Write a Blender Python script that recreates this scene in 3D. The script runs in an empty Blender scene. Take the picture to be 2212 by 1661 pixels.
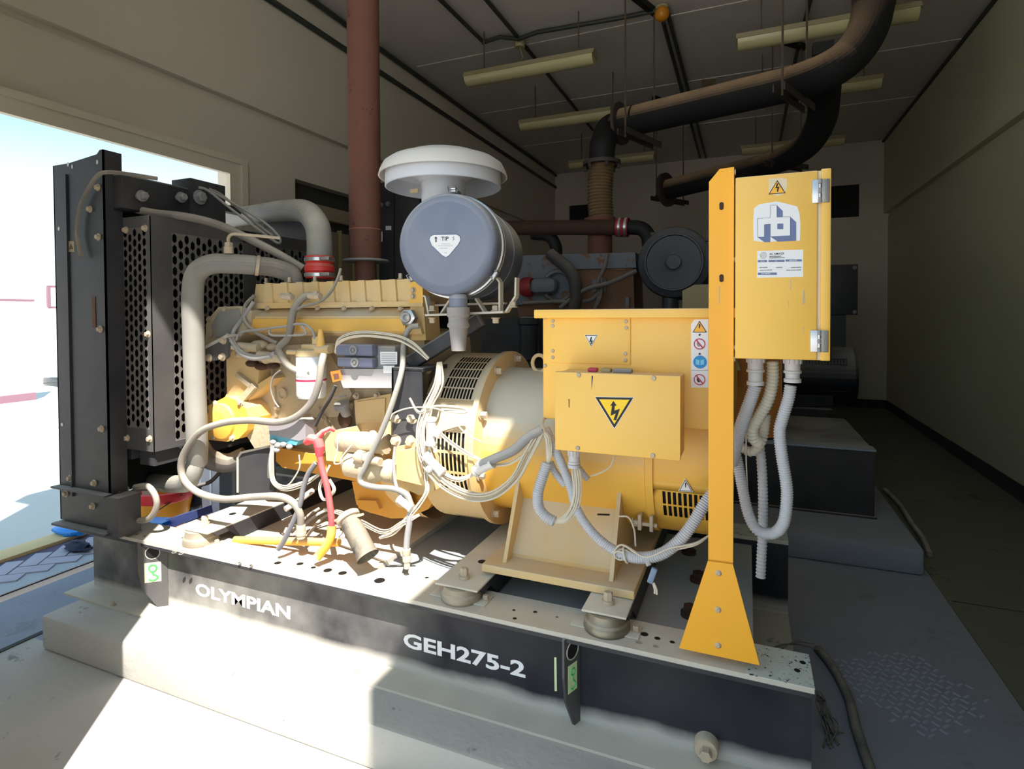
import bpy, bmesh, math, random
from mathutils import Vector, Matrix
R = math.radians
random.seed(7)
SC = bpy.context.scene
COL = SC.collection

# ------------------------------------------------------------------ camera
F = 1222.; CX = 1106.; PY = 704.; H = 1.45
TH = R(22.6); PI_ = R(-1.17); RO = R(0.3)
f0 = Vector((-math.sin(TH), math.cos(TH), 0)); r0 = Vector((math.cos(TH), math.sin(TH), 0)); u0 = Vector((0, 0, 1))
FW = f0*math.cos(PI_) + u0*math.sin(PI_); UP = u0*math.cos(PI_) - f0*math.sin(PI_)
RT = r0*math.cos(RO) - UP*math.sin(RO); UP = UP*math.cos(RO) + r0*math.sin(RO)
CAM = Vector((0, 0, H))
cd = bpy.data.cameras.new('camera'); cam = bpy.data.objects.new('camera', cd); COL.objects.link(cam)
cam.matrix_world = Matrix(((RT.x, UP.x, -FW.x, CAM.x), (RT.y, UP.y, -FW.y, CAM.y), (RT.z, UP.z, -FW.z, CAM.z), (0, 0, 0, 1)))
cd.sensor_width = 36; cd.lens = 36*F/2212; cd.shift_y = (PY-830.5)/2212; cd.clip_start = .05; cd.clip_end = 300
SC.camera = cam

# ------------------------------------------------------------------ light
SC.view_settings.view_transform = 'Standard'; SC.view_settings.look = 'None'
SC.view_settings.gamma = 1; SC.view_settings.use_curve_mapping = False
SC.view_settings.exposure = 1.7
w = bpy.data.worlds.new('sky'); SC.world = w; w.use_nodes = True
nt = w.node_tree; nt.nodes.clear()
out = nt.nodes.new('ShaderNodeOutputWorld'); bg = nt.nodes.new('ShaderNodeBackground')
tc = nt.nodes.new('ShaderNodeTexCoord'); sx = nt.nodes.new('ShaderNodeSeparateXYZ'); cr = nt.nodes.new('ShaderNodeValToRGB')
nt.links.new(tc.outputs['Generated'], sx.inputs[0]); nt.links.new(sx.outputs['Z'], cr.inputs[0])
cr.color_ramp.elements[0].position = 0.0; cr.color_ramp.elements[0].color = (1.0, 1.0, 1.0, 1)
cr.color_ramp.elements[1].position = .75; cr.color_ramp.elements[1].color = (.18, .30, .44, 1)
e = cr.color_ramp.elements.new(.10); e.color = (.50, .56, .58, 1)
e = cr.color_ramp.elements.new(.26); e.color = (.20, .33, .40, 1)
nt.links.new(cr.outputs[0], bg.inputs[0]); bg.inputs[1].default_value = .95
nt.links.new(bg.outputs[0], out.inputs[0])
AZ = R(37); EL = R(54)
sd = Vector((-math.sin(AZ)*math.cos(EL), math.cos(AZ)*math.cos(EL), -math.sin(EL)))   # travel direction
sl = bpy.data.lights.new('sun', 'SUN'); sl.energy = 3.4; sl.angle = R(.6); sl.color = (1, .96, .90)
so = bpy.data.objects.new('sun', sl); COL.objects.link(so); so.rotation_euler = sd.to_track_quat('-Z', 'Y').to_euler()
so.location = (3, -4, 8)

# ------------------------------------------------------------------ pixel -> world on a plane
def W(px, py, Y=None, X=None, Z=None):
    d = FW + RT*((px-CX)/F) - UP*((py-PY)/F)
    if Y is not None: t = (Y-CAM.y)/d.y
    elif X is not None: t = (X-CAM.x)/d.x
    else: t = (Z-CAM.z)/d.z
    return CAM + d*t
def pxm(n, p):   # size in metres of n pixels at point p
    return n*((p-CAM).dot(FW))/F

# ------------------------------------------------------------------ materials
def lin(c):
    return tuple(((v/255)/12.92 if v/255 <= .04045 else ((v/255+.055)/1.055)**2.4) for v in c)
MATS = {}
def mat(name, col, rough=.6, metal=0, dust=0., dcol=(205, 192, 170), var=.12, scale=9, bump=.0, wear=None, wthr=.6, bscale=60, flat=0.0, alpha=None, spec=.5, nzm=.8):
    """dusty painted surface: base colour varied by noise, dust lying on faces that look up, worn patches"""
    if name in MATS: return MATS[name]
    m = bpy.data.materials.new(name); m.use_nodes = True; n = m.node_tree; N = n.nodes; L = n.links
    b = N['Principled BSDF']; b.inputs['Roughness'].default_value = rough; b.inputs['Metallic'].default_value = metal
    b.inputs['Specular IOR Level'].default_value = spec
    c = (*lin(col), 1)
    tcn = N.new('ShaderNodeTexCoord'); nz = N.new('ShaderNodeTexNoise'); nz.inputs['Scale'].default_value = scale; nz.inputs['Detail'].default_value = 5
    L.new(tcn.outputs['Object'], nz.inputs['Vector'])
    mx = N.new('ShaderNodeMix'); mx.data_type = 'RGBA'
    L.new(nz.outputs['Fac'], mx.inputs['Factor'])
    mx.inputs['A'].default_value = tuple(min(1, v*(1+var)) for v in c[:3]) + (1,)
    mx.inputs['B'].default_value = tuple(v*(1-var) for v in c[:3]) + (1,)
    last = mx.outputs['Result']
    if wear is not None:
        n2 = N.new('ShaderNodeTexNoise'); n2.inputs['Scale'].default_value = scale*1.7; n2.inputs['Detail'].default_value = 8; n2.inputs['Roughness'].default_value = .7
        L.new(tcn.outputs['Object'], n2.inputs['Vector'])
        mr = N.new('ShaderNodeMapRange'); mr.inputs['From Min'].default_value = wthr; mr.inputs['From Max'].default_value = wthr+.05
        L.new(n2.outputs['Fac'], mr.inputs['Value'])
        m2 = N.new('ShaderNodeMix'); m2.data_type = 'RGBA'; L.new(mr.outputs[0], m2.inputs['Factor'])
        L.new(last, m2.inputs['A']); m2.inputs['B'].default_value = (*lin(wear), 1); last = m2.outputs['Result']
    if dust > 0 or flat > 0:
        g = N.new('ShaderNodeNewGeometry'); sp = N.new('ShaderNodeSeparateXYZ'); L.new(g.outputs['True Normal'], sp.inputs[0])
        mr = N.new('ShaderNodeMapRange'); mr.inputs['From Min'].default_value = -.1; mr.inputs['From Max'].default_value = nzm
        mr.inputs['To Min'].default_value = flat; mr.inputs['To Max'].default_value = max(dust, flat)
        L.new(sp.outputs['Z'], mr.inputs['Value'])
        n3 = N.new('ShaderNodeTexNoise'); n3.inputs['Scale'].default_value = scale*.6; n3.inputs['Detail'].default_value = 6
        L.new(tcn.outputs['Object'], n3.inputs['Vector'])
        mr3 = N.new('ShaderNodeMapRange'); mr3.inputs['From Min'].default_value = .3; mr3.inputs['From Max'].default_value = .62
        mr3.inputs['To Min'].default_value = .45; mr3.inputs['To Max'].default_value = 1.0
        L.new(n3.outputs['Fac'], mr3.inputs['Value'])
        mu = N.new('ShaderNodeMath'); mu.operation = 'MULTIPLY'; L.new(mr.outputs[0], mu.inputs[0]); L.new(mr3.outputs[0], mu.inputs[1])
        m3 = N.new('ShaderNodeMix'); m3.data_type = 'RGBA'; L.new(mu.outputs[0], m3.inputs['Factor'])
        L.new(last, m3.inputs['A']); m3.inputs['B'].default_value = (*lin(dcol), 1); last = m3.outputs['Result']
        mr4 = N.new('ShaderNodeMapRange'); mr4.inputs['To Min'].default_value = rough; mr4.inputs['To Max'].default_value = .95
        L.new(mu.outputs[0], mr4.inputs['Value']); L.new(mr4.outputs[0], b.inputs['Roughness'])
        if metal:
            mr5 = N.new('ShaderNodeMapRange'); mr5.inputs['To Min'].default_value = metal; mr5.inputs['To Max'].default_value = 0
            L.new(mu.outputs[0], mr5.inputs['Value']); L.new(mr5.outputs[0], b.inputs['Metallic'])
    L.new(last, b.inputs['Base Color'])
    if bump:
        n4 = N.new('ShaderNodeTexNoise'); n4.inputs['Scale'].default_value = bscale; n4.inputs['Detail'].default_value = 6
        L.new(tcn.outputs['Object'], n4.inputs['Vector'])
        bp = N.new('ShaderNodeBump'); bp.inputs['Strength'].default_value = bump; bp.inputs['Distance'].default_value = .01
        L.new(n4.outputs['Fac'], bp.inputs['Height']); L.new(bp.outputs[0], b.inputs['Normal'])
    if alpha is not None:
        b.inputs['Alpha'].default_value = alpha
    MATS[name] = m
    return m
YEL = mat('yellow_paint', (246, 184, 44), .42, dust=.8, dcol=(218, 206, 182), var=.06, scale=6, flat=.14)
YELC = mat('yellow_cabinet', (248, 190, 56), .4, dust=.6, dcol=(232, 222, 202), var=.06, scale=4, flat=.12)
YELP = mat('orange_yellow_post', (253, 176, 22), .4, dust=.3, var=.04, scale=5)
YELT = mat('yellow_drum', (246, 186, 44), .45, dust=1.25, dcol=(206, 202, 188), var=.06, scale=1.5, flat=.10, nzm=.55)
YELD = mat('dusty_yellow_casting', (226, 180, 88), .7, dust=1.0, dcol=(214, 202, 180), var=.15, scale=7, flat=.5)
TAN = mat('dust_caked_casting', (176, 158, 128), .9, dust=.9, dcol=(208, 194, 168), var=.18, scale=8, bump=.3, flat=.45, wear=(196, 140, 44), wthr=.63)
YELR = mat('worn_yellow_sump', (226, 158, 28), .5, dust=.6, var=.12, scale=6, wear=(60, 42, 26), wthr=.68, flat=.05)
NAVY = mat('black_blue_paint', (14, 17, 31), .45, dust=.8, dcol=(190, 186, 180), var=.4, scale=5, flat=.015, spec=.3)
NAVYD = mat('black_paint_dusty', (22, 25, 38), .42, dust=.9, dcol=(200, 194, 184), var=.4, scale=4, flat=.10)
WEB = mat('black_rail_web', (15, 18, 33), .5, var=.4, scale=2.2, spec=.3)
def web_dust_sun(m):
    """dust smears and painted sunlight on the radiator end, torn dust line below"""
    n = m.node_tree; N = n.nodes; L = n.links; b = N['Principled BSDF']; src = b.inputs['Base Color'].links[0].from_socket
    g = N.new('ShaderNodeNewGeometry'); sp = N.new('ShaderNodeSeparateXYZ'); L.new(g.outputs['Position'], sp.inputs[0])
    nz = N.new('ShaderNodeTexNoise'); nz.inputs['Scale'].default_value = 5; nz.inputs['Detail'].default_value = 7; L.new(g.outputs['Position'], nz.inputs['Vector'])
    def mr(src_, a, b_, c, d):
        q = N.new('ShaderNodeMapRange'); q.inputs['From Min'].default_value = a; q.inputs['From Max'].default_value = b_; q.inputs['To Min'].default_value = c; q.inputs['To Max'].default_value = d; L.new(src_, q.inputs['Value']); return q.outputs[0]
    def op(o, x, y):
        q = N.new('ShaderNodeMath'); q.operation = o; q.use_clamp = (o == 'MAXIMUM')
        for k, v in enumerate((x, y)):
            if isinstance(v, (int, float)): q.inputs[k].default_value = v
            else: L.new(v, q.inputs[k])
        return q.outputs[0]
    left = mr(sp.outputs['X'], -1.9, -.8, .34, .03); blot = mr(nz.outputs['Fac'], .3, .7, .2, 1.5)  # paler radiator end: dust plus sunlit brightness put into the colour
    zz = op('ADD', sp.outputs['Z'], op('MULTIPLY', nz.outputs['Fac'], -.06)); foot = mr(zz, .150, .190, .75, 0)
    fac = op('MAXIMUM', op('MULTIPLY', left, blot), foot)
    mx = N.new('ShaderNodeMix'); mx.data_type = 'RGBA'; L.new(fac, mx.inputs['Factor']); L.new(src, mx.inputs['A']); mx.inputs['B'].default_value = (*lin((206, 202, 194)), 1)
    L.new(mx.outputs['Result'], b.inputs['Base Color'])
web_dust_sun(WEB)
DUSTY = mat('dust_covered_steel', (188, 180, 168), .85, dust=.95, dcol=(222, 214, 198), var=.08, scale=7, flat=.3)
PANT = mat('tank_top_grey', (140, 156, 172), .7, dust=.5, dcol=(196, 190, 178), var=.1, scale=3)
BLK = mat('matt_black', (14, 14, 16), .7, var=.2)
INK = mat('black_ink', (22, 20, 26), .6, var=0)
CORE = mat('radiator_core_dark', (9, 9, 11), .8, var=.1)
GREY = mat('grey_cast', (120, 122, 130), .6, dust=.85, dcol=(205, 196, 182), var=.12, scale=12, flat=.2)
BLUEG = mat('blue_grey_enamel', (70, 86, 118), .28, dust=.9, dcol=(226, 222, 218), var=.14, scale=5, flat=.16)
CHROME = mat('dull_steel', (190, 190, 194), .28, metal=.9, dust=.6, dcol=(215, 206, 190), var=.05)
BOLT = mat('dusty_bolt', (190, 172, 148), .6, dust=.7, var=.2, scale=30)
RUST = mat('rusty_pipe', (112, 72, 58), .8, var=.22, scale=6, wear=(70, 44, 38), wthr=.6, bump=.2)
RUSTD = mat('rust_dark', (70, 46, 34), .85, var=.3, scale=8)
HOSE = mat('dusty_rubber_hose', (88, 84, 84), .75, dust=.9, dcol=(214, 202, 182), var=.15, scale=9, flat=.30)
PIPEG = mat('dusty_grey_pipe', (112, 112, 112), .6, dust=.95, dcol=(206, 198, 180), var=.12, scale=7, flat=.22)
WIRE = mat('beige_wire', (214, 204, 186), .7, dust=.6, var=.08, scale=20)
WIREG = mat('grey_cable', (150, 148, 150), .6, dust=.8, var=.08, scale=20, dcol=(222, 214, 200))
COND = mat('grey_conduit', (198, 198, 204), .55, dust=.3, var=.08, scale=20, dcol=(222, 214, 200))
CONDW = mat('cream_conduit', (206, 200, 184), .5, dust=.3, var=.1, scale=20)
CONDD = mat('dark_conduit', (52, 50, 50), .6, dust=.4, var=.2, scale=20)
RED = mat('red_silicone', (206, 44, 40), .4, dust=.35, var=.1)
REDB = mat('red_rubber_boot', (232, 70, 78), .5, dust=.6, dcol=(236, 196, 180), var=.08)
WHT = mat('white_enamel', (232, 236, 240), .35, var=.03)
PAPER = mat('white_label', (236, 234, 236), .6, var=.03)
GLUE = mat('old_glue_patch', (224, 206, 176), .7, var=.06)
PINK = mat('pale_pink_glue', (234, 200, 190), .6, var=.04)
SYEL = mat('sign_yellow', (252, 206, 6), .4, var=.03)
SORA = mat('sign_amber', (246, 178, 52), .5, var=.03)
SBLU = mat('sign_blue', (20, 140, 206), .5, var=.03)
SRED = mat('sign_red', (190, 30, 70), .5, var=.03)
LOGB = mat('logo_slate_blue', (104, 116, 156), .5, var=.05)
GRN = mat('sticker_green', (92, 196, 112), .5, var=.05)
LGRN = mat('sticker_pale_green', (214, 232, 176), .6, var=.08)
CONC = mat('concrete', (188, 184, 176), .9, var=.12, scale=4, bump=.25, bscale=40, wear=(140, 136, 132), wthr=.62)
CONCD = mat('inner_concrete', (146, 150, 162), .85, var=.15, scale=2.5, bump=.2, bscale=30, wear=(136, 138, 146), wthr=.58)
FLR = mat('aisle_floor', (112, 114, 98), .8, var=.16, scale=2, bump=.15, bscale=30, wear=(74, 84, 66), wthr=.6)
WALL = mat('cream_plaster', (216, 206, 190), .9, var=.05, scale=1.5, bump=.12, bscale=90)
WALLR = mat('green_cream_plaster', (200, 198, 164), .9, var=.08, scale=1.2, bump=.12, bscale=90)
CEIL = mat('ceiling_panel', (216, 208, 202), .9, var=.05, scale=1.5, bump=.1, bscale=90)
SEAM = mat('ceiling_seam', (226, 218, 208), .8, var=.05)
FRAME = mat('window_frame_paint', (226, 216, 196), .8, var=.06, scale=3)
SKIRT = mat('dark_skirting', (58, 58, 56), .8, var=.15)
CPIPE = mat('dark_green_conduit', (58, 62, 56), .6, var=.2, scale=20, wear=(190, 186, 170), wthr=.68)
LAG = mat('black_lagging', (9, 9, 12), .8, dust=1.0, dcol=(196, 164, 128), var=.2, scale=5, bump=.4, bscale=50)
FLEX = mat('flexible_steel', (150, 126, 96), .45, metal=.6, dust=.5, dcol=(150, 130, 105), var=.12)
FIXT = mat('yellowed_light_fitting', (176, 166, 118), .4, dust=.5, var=.06, scale=10)
DIFF = mat('light_tube_cover', (206, 198, 150), .25, var=.05)
SAND = mat('outdoor_ground', (206, 202, 194), .9, var=.08, scale=.8)
SANDS = mat('outdoor_apron', (176, 180, 184), .9, var=.06, scale=1.5)
KERB = mat('kerb_sand', (216, 190, 140), .9, var=.06, scale=5)
PAVE = mat('paver_grey', (176, 172, 184), .9, var=.1, scale=8)
GROUT = mat('paver_joint', (92, 84, 104), .9, var=.1)
OWALL = mat('outdoor_white_wall', (246, 242, 236), .8, var=.02)
MAROON = mat('maroon_skirting', (140, 104, 116), .8, var=.04)
CAR = mat('car_white', (246, 246, 248), .25, var=.01)
GLASS = mat('car_glass', (60, 66, 70), .1, var=.02)
BUCK = mat('bucket_orange', (246, 160, 32), .4, var=.06)
BUCKR = mat('bucket_red', (226, 50, 46), .4, var=.05)
BLUEP = mat('blue_plastic', (0, 132, 220), .4, var=.1)
LILAC = mat('lilac_pack', (120, 124, 200), .5, var=.1)
BAG = mat('black_bag', (18, 18, 24), .2, var=.2)
GLOVE = mat('navy_cloth', (24, 28, 56), .8, var=.3, bump=.5)
ORST = mat('orange_sticker', (244, 128, 52), .5, var=.05)
CREAMC = mat('beige_box', (176, 160, 124), .8, var=.06)
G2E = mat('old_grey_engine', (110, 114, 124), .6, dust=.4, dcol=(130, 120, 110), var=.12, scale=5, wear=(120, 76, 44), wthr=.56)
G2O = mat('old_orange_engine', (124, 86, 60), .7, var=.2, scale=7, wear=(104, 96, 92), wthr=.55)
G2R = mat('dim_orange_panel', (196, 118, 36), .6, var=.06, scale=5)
AMBER = mat('amber_glass', (214, 136, 30), .35, var=.12, scale=20)
STEELD = mat('dark_hanger_steel', (66, 58, 54), .6, var=.2, scale=20)
RODM = mat('rusty_rod', (92, 76, 62), .7, var=.2, scale=30)
SPECK = mat('chipped_pale_paint', (206, 214, 206), .7, var=.1, scale=38, wear=(38, 44, 56), wthr=.57)
TEAL = mat('relay_blue', (96, 170, 190), .5, var=.2, scale=40)

# ------------------------------------------------------------------ mesh builder
def perp(d):
    d = d.normalized(); a = Vector((0, 0, 1)) if abs(d.z) < .9 else Vector((1, 0, 0))
    u = d.cross(a).normalized(); return u, d.cross(u).normalized()
def catmull(pts, n=6):
    pts = [Vector(p) for p in pts]
    if len(pts) < 3: return pts
    P = [pts[0]*2-pts[1]] + pts + [pts[-1]*2-pts[-2]]; o = []
    for i in range(1, len(P)-2):
        a, b, c, d = P[i-1:i+3]
        for k in range(n):
            t = k/n; o.append(.5*((2*b)+(c-a)*t+(2*a-5*b+4*c-d)*t*t+(3*b-a-3*c+d)*t**3))
    o.append(pts[-1]); return o
class G:
    def __init__(s): s.v = []; s.f = []; s.mi = []; s.m = 0
    def add(s, vs, fs):
        k = len(s.v); s.v += [tuple(v) for v in vs]
        for f in fs: s.f.append(tuple(i+k for i in f)); s.mi.append(s.m)
        return s
    def box(s, x0, x1, y0, y1, z0, z1, b=0.):
        if b <= 0:
            v = [(x, y, z) for x in (x0, x1) for y in (y0, y1) for z in (z0, z1)]
            return s.add(v, [(0, 1, 3, 2), (4, 6, 7, 5), (0, 4, 5, 1), (2, 3, 7, 6), (0, 2, 6, 4), (1, 5, 7, 3)])
        c = Vector(((x0+x1)/2, (y0+y1)/2, (z0+z1)/2))
        return s.obox(c, ((x1-x0), (y1-y0), (z1-z0)), Matrix.Identity(3), b)
    def obox(s, c, size, M=None, b=0.):
        M = M or Matrix.Identity(3); c = Vector(c)
        bm = bmesh.new(); bmesh.ops.create_cube(bm, size=1)
        for v in bm.verts: v.co = Vector((v.co.x*size[0], v.co.y*size[1], v.co.z*size[2]))
        if b > 0: bmesh.ops.bevel(bm, geom=bm.edges[:], offset=min(b, min(size)*.45), segments=2, affect='EDGES', profile=.5)
        for v in bm.verts: v.co = M @ v.co + c
        bm.verts.index_update()
        s.add([v.co for v in bm.verts], [[v.index for v in f.verts] for f in bm.faces]); bm.free(); return s
    def beam(s, p0, p1, w, h, up=(0, 0, 1), b=0.):
        p0 = Vector(p0); p1 = Vector(p1); d = (p1-p0); L = d.length; d.normalize(); up = Vector(up)
        x = d.cross(up).normalized(); z = x.cross(d).normalized()
        M = Matrix((x, d, z)).transposed(); return s.obox((p0+p1)/2, (w, L, h), M, b)
    def tube(s, pts, r, seg=8, sm=0, cap=True, rf=None):
        if sm: pts = catmull(pts, sm)
        pts = [Vector(p) for p in pts]; n = len(pts); V = []; Fc = []
        u = None
        for i, p in enumerate(pts):
            d = (pts[min(i+1, n-1)]-pts[max(i-1, 0)]); d = d.normalized() if d.length > 1e-9 else Vector((0, 0, 1))
            if u is None: u = perp(d)[0]
            else:
                u = (u-d*u.dot(d)); u = u.normalized() if u.length > 1e-6 else perp(d)[0]
            w_ = d.cross(u); rr = rf(i, n) if rf else (r[i] if isinstance(r, (list, tuple)) else r)
            for k in range(seg):
                a = 2*math.pi*k/seg; V.append(p+u*(math.cos(a)*rr)+w_*(math.sin(a)*rr))
        for i in range(n-1):
            for k in range(seg):
                a = i*seg+k; b = i*seg+(k+1) % seg; Fc.append((a, b, b+seg, a+seg))
        if cap: Fc += [tuple(range(seg-1, -1, -1)), tuple((n-1)*seg+k for k in range(seg))]
        return s.add(V, Fc)
    def cyl(s, p0, p1, r, r2=None, seg=20): return s.tube([p0, p1], [r, r if r2 is None else r2], seg)
    def corr(s, pts, r, pitch=.008, amp=.13, seg=10, sm=10):
        P = catmull(pts, sm); L = [0]
        for a, b in zip(P, P[1:]): L.append(L[-1]+(b-a).length)
        st = pitch/2; n = max(4, int(L[-1]/st)); Q = []; j = 0
        for i in range(n+1):
            t = L[-1]*i/n
            while j < len(L)-2 and L[j+1] < t: j += 1
            Q.append(P[j].lerp(P[j+1], (t-L[j])/max(1e-9, L[j+1]-L[j])))
        return s.tube(Q, r, seg, rf=lambda i, n: r*(1+amp*(1 if i % 2 else -1)))
    def lathe(s, prof, o, axis, seg=32, full=True):
        """prof: list of (radius, height along axis)"""
        o = Vector(o); a = Vector(axis).normalized(); u, v = perp(a); V = []; Fc = []
        for r_, h in prof:
            for k in range(seg):
                t = 2*math.pi*k/seg; V.append(o+a*h+u*(math.cos(t)*r_)+v*(math.sin(t)*r_))
        for i in range(len(prof)-1):
            for k in range(seg):
                p = i*seg+k; q = i*seg+(k+1) % seg; Fc.append((p, q, q+seg, p+seg))
        return s.add(V, Fc)
    def prism(s, pts, ext):
        pts = [Vector(p) for p in pts]; ext = Vector(ext); n = len(pts)
        V = pts+[p+ext for p in pts]
        Fc = [tuple(range(n)), tuple(range(2*n-1, n-1, -1))]+[((i+1) % n, i, i+n, (i+1) % n+n) for i in range(n)]
        return s.add(V, Fc)
    def pp(s, pix, Y, d):
        """plate whose front face has the given outline on the plane Y, thickness d away from the front"""
        return s.prism([W(x, y, Y=Y) for x, y in pix], (0, d, 0))
    def hexb(s, p, d, r, h, washer=True):
        p = Vector(p); d = Vector(d).normalized()
        if washer: s.tube([p, p+d*h*.18], r*1.45, 14); p = p+d*h*.18
        s.tube([p, p+d*h*.85, p+d*h], [r, r, r*.8], 6); return s
    def ball(s, c, r, sx=1, sy=1, sz=1, seg=14):
        c = Vector(c); V = []; Fc = []; rings = seg//2
        for i in range(rings+1):
            t = math.pi*i/rings
            for k in range(seg):
                a = 2*math.pi*k/seg; V.append(c+Vector((math.sin(t)*math.cos(a)*r*sx, math.sin(t)*math.sin(a)*r*sy, math.cos(t)*r*sz)))
        for i in range(rings):
            for k in range(seg):
                p = i*seg+k; q = i*seg+(k+1) % seg; Fc.append((p, q, q+seg, p+seg))
        return s.add(V, Fc)
    def torus(s, c, ax, R_, r, seg=28, rs=8):
        c = Vector(c); a = Vector(ax).normalized(); u, v = perp(a); V = []; Fc = []
        for i in range(seg):
            t = 2*math.pi*i/seg; dd = u*math.cos(t)+v*math.sin(t)
            for k in range(rs):
                q = 2*math.pi*k/rs; V.append(c+dd*(R_+r*math.cos(q))+a*(r*math.sin(q)))
        for i in range(seg):
            for k in range(rs):
                Fc.append((i*rs+k, i*rs+(k+1) % rs, ((i+1) % seg)*rs+(k+1) % rs, ((i+1) % seg)*rs+k))
        return s.add(V, Fc)
    def slots(s, fn, u0, u1, v0, v1, nu, nv, fu=.62, fv=.82, stag=True):
        """sheet with rows of rounded slots; fn(u,v) -> point; each column shifted by half a pitch"""
        du = (u1-u0)/nu; dv = (v1-v0)/nv
        for i in range(nu):
            a = u0+i*du; b = a+du; off = (dv*.5 if (i % 2 and stag) else 0)
            cells = []
            v = v0
            if off: s.add([fn(a, v), fn(b, v), fn(b, v+off), fn(a, v+off)], [(0, 1, 2, 3)]); v += off
            while v+dv <= v1+1e-6: cells.append(v); v += dv
            if v < v1-1e-6: s.add([fn(a, v), fn(b, v), fn(b, v1), fn(a, v1)], [(0, 1, 2, 3)])
            hu = du*fu/2; hv = dv*fv/2; cu = (a+b)/2
            for v in cells:
                cv = v+dv/2; e_ = v+dv
                o = [(a, v), (cu, v), (b, v), (b, cv), (b, e_), (cu, e_), (a, e_), (a, cv)]
                k = .45
                h = [(cu-hu, cv-hv+hu*1.0), (cu, cv-hv), (cu+hu, cv-hv+hu), (cu+hu, cv), (cu+hu, cv+hv-hu), (cu, cv+hv), (cu-hu, cv+hv-hu), (cu-hu, cv)]
                s.add([fn(*q) for q in o]+[fn(*q) for q in h], [(j, (j+1) % 8, (j+1) % 8+8, j+8) for j in range(8)])
        return s
    def build(s, name, m, parent=None, smooth=True, ang=38):
        me = bpy.data.meshes.new(name); me.from_pydata(s.v, [], s.f)
        ms = m if isinstance(m, (list, tuple)) else [m]
        for q in ms: me.materials.append(q)
        if len(ms) > 1: me.polygons.foreach_set('material_index', s.mi)
        bm = bmesh.new(); bm.from_mesh(me); bmesh.ops.remove_doubles(bm, verts=bm.verts, dist=1e-6)
        bmesh.ops.recalc_face_normals(bm, faces=bm.faces); bm.to_mesh(me); bm.free()
        if smooth:
            me.polygons.foreach_set('use_smooth', [True]*len(me.polygons)); me.set_sharp_from_angle(angle=R(ang))
        me.update()
        o = bpy.data.objects.new(name, me); COL.objects.link(o)
        if parent is not None:
            o.parent = parent; o.matrix_parent_inverse = parent.matrix_world.inverted()
        return o
def tag(o, label=None, cat=None, group=None, kind=None):
    if label: o['label'] = label
    if cat: o['category'] = cat
    if group: o['group'] = group
    if kind: o['kind'] = kind
    return o
def thing(name, loc, label, cat, group=None):
    o = bpy.data.objects.new(name, None); COL.objects.link(o); o.location = loc; o.empty_display_size = .1
    bpy.context.view_layer.update() if False else None
    o.matrix_world = Matrix.Translation(Vector(loc)); return tag(o, label, cat, group)
def copytree(o, off, parent=None):
    c = o.copy(); COL.objects.link(c)
    if parent is None: c.location = Vector(o.location)+Vector(off)
    else:
        c.parent = parent
    for ch in [x for x in ALLC(o)]: copytree(ch, off, c)
    return c
def ALLC(o): return [x for x in bpy.data.objects if x.parent == o]
def text(s_, name, size, m, M, parent, ext=.0006, bold=0., sx=1., align='CENTER'):
    c = bpy.data.curves.new(name, 'FONT'); c.body = s_; c.size = size; c.extrude = ext; c.offset = bold; c.align_x = align; c.align_y = 'CENTER'; c.resolution_u = 3
    t = bpy.data.objects.new(name, c); COL.objects.link(t); dg = bpy.context.evaluated_depsgraph_get()
    me = bpy.data.meshes.new_from_object(t.evaluated_get(dg)); bpy.data.objects.remove(t)
    me.transform(M @ Matrix.Diagonal((sx, 1, 1, 1))); me.name = name
    me.materials.clear(); me.materials.append(m)
    o = bpy.data.objects.new(name, me); COL.objects.link(o)
    if parent is not None: o.parent = parent; o.matrix_parent_inverse = parent.matrix_world.inverted()
    return o
def face(p, roll=0, yaw=0):   # matrix for something flat looking towards the front (-Y) at p
    return Matrix.Translation(Vector(p)) @ Matrix.Rotation(yaw, 4, 'Z') @ Matrix.Rotation(R(90), 4, 'X') @ Matrix.Rotation(roll, 4, 'Z')
def P(path):     # [(px,py,Y),...]
    return [W(a, b, Y=c) for a, b, c in path]

# ================================================================== SETTING
XL, XR, YB, ZC = -3.36, 1.95, 10.07, 4.05
def st(g, name, m, smooth=False): return tag(g.build(name, m, None, smooth), kind='structure')
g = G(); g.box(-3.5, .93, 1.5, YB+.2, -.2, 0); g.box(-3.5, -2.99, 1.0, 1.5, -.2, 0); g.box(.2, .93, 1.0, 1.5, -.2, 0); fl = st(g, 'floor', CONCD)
g = G(); g.box(-2.99, .2, 1.0, 1.5, -.2, 0); st(g, 'floor', CONC)
g = G(); g.box(.936, 2.1, 1.0, YB+.2, -.2, -.006)
st(g, 'floor', FLR)
g = G(); g.box(.955, XR, 3.45, 3.458, -.006, -.0045); st(g, 'trim_1', SKIRT)
# front apron (outdoors, the photographer stands on it)
g = G(); g.box(-14, 8, -14, 1.0, -.2, -.002); st(g, 'floor', CONC)
# left wall: opening for the radiator and a second opening with a shutter
g = G()
for y0, y1, z0, z1 in ((.70, 1.0, 0, 2.93), (1.0, 3.04, 2.56, 2.93), (3.04, 3.55, 0, 2.93), (3.55, 5.7, 2.55, 2.93), (5.7, YB+.2, 0, 2.93)):
    g.box(XL-.25, XL, y0, y1, z0, z1)
g.box(XL-.25, XL+.05, .70, YB+.2, 2.965, 4.3)
g.box(XL-.25, XL-.01, .70, YB+.2, 2.93, 2.965)
st(g, 'wall_left', WALL)
g = G(); g.box(XR, XR+.25, .7, YB+.2, -.2, 2.90); g.box(XR-.06, XR+.25, .7, YB+.2, 2.94, 4.3); g.box(XR+.01, XR+.25, .7, YB+.2, 2.90, 2.94)
st(g, 'wall_right', WALLR)
g = G(); g.box(XL-.25, XR+.25, YB, YB+.25, -.2, 4.3); st(g, 'wall_back', WALL)
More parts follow.
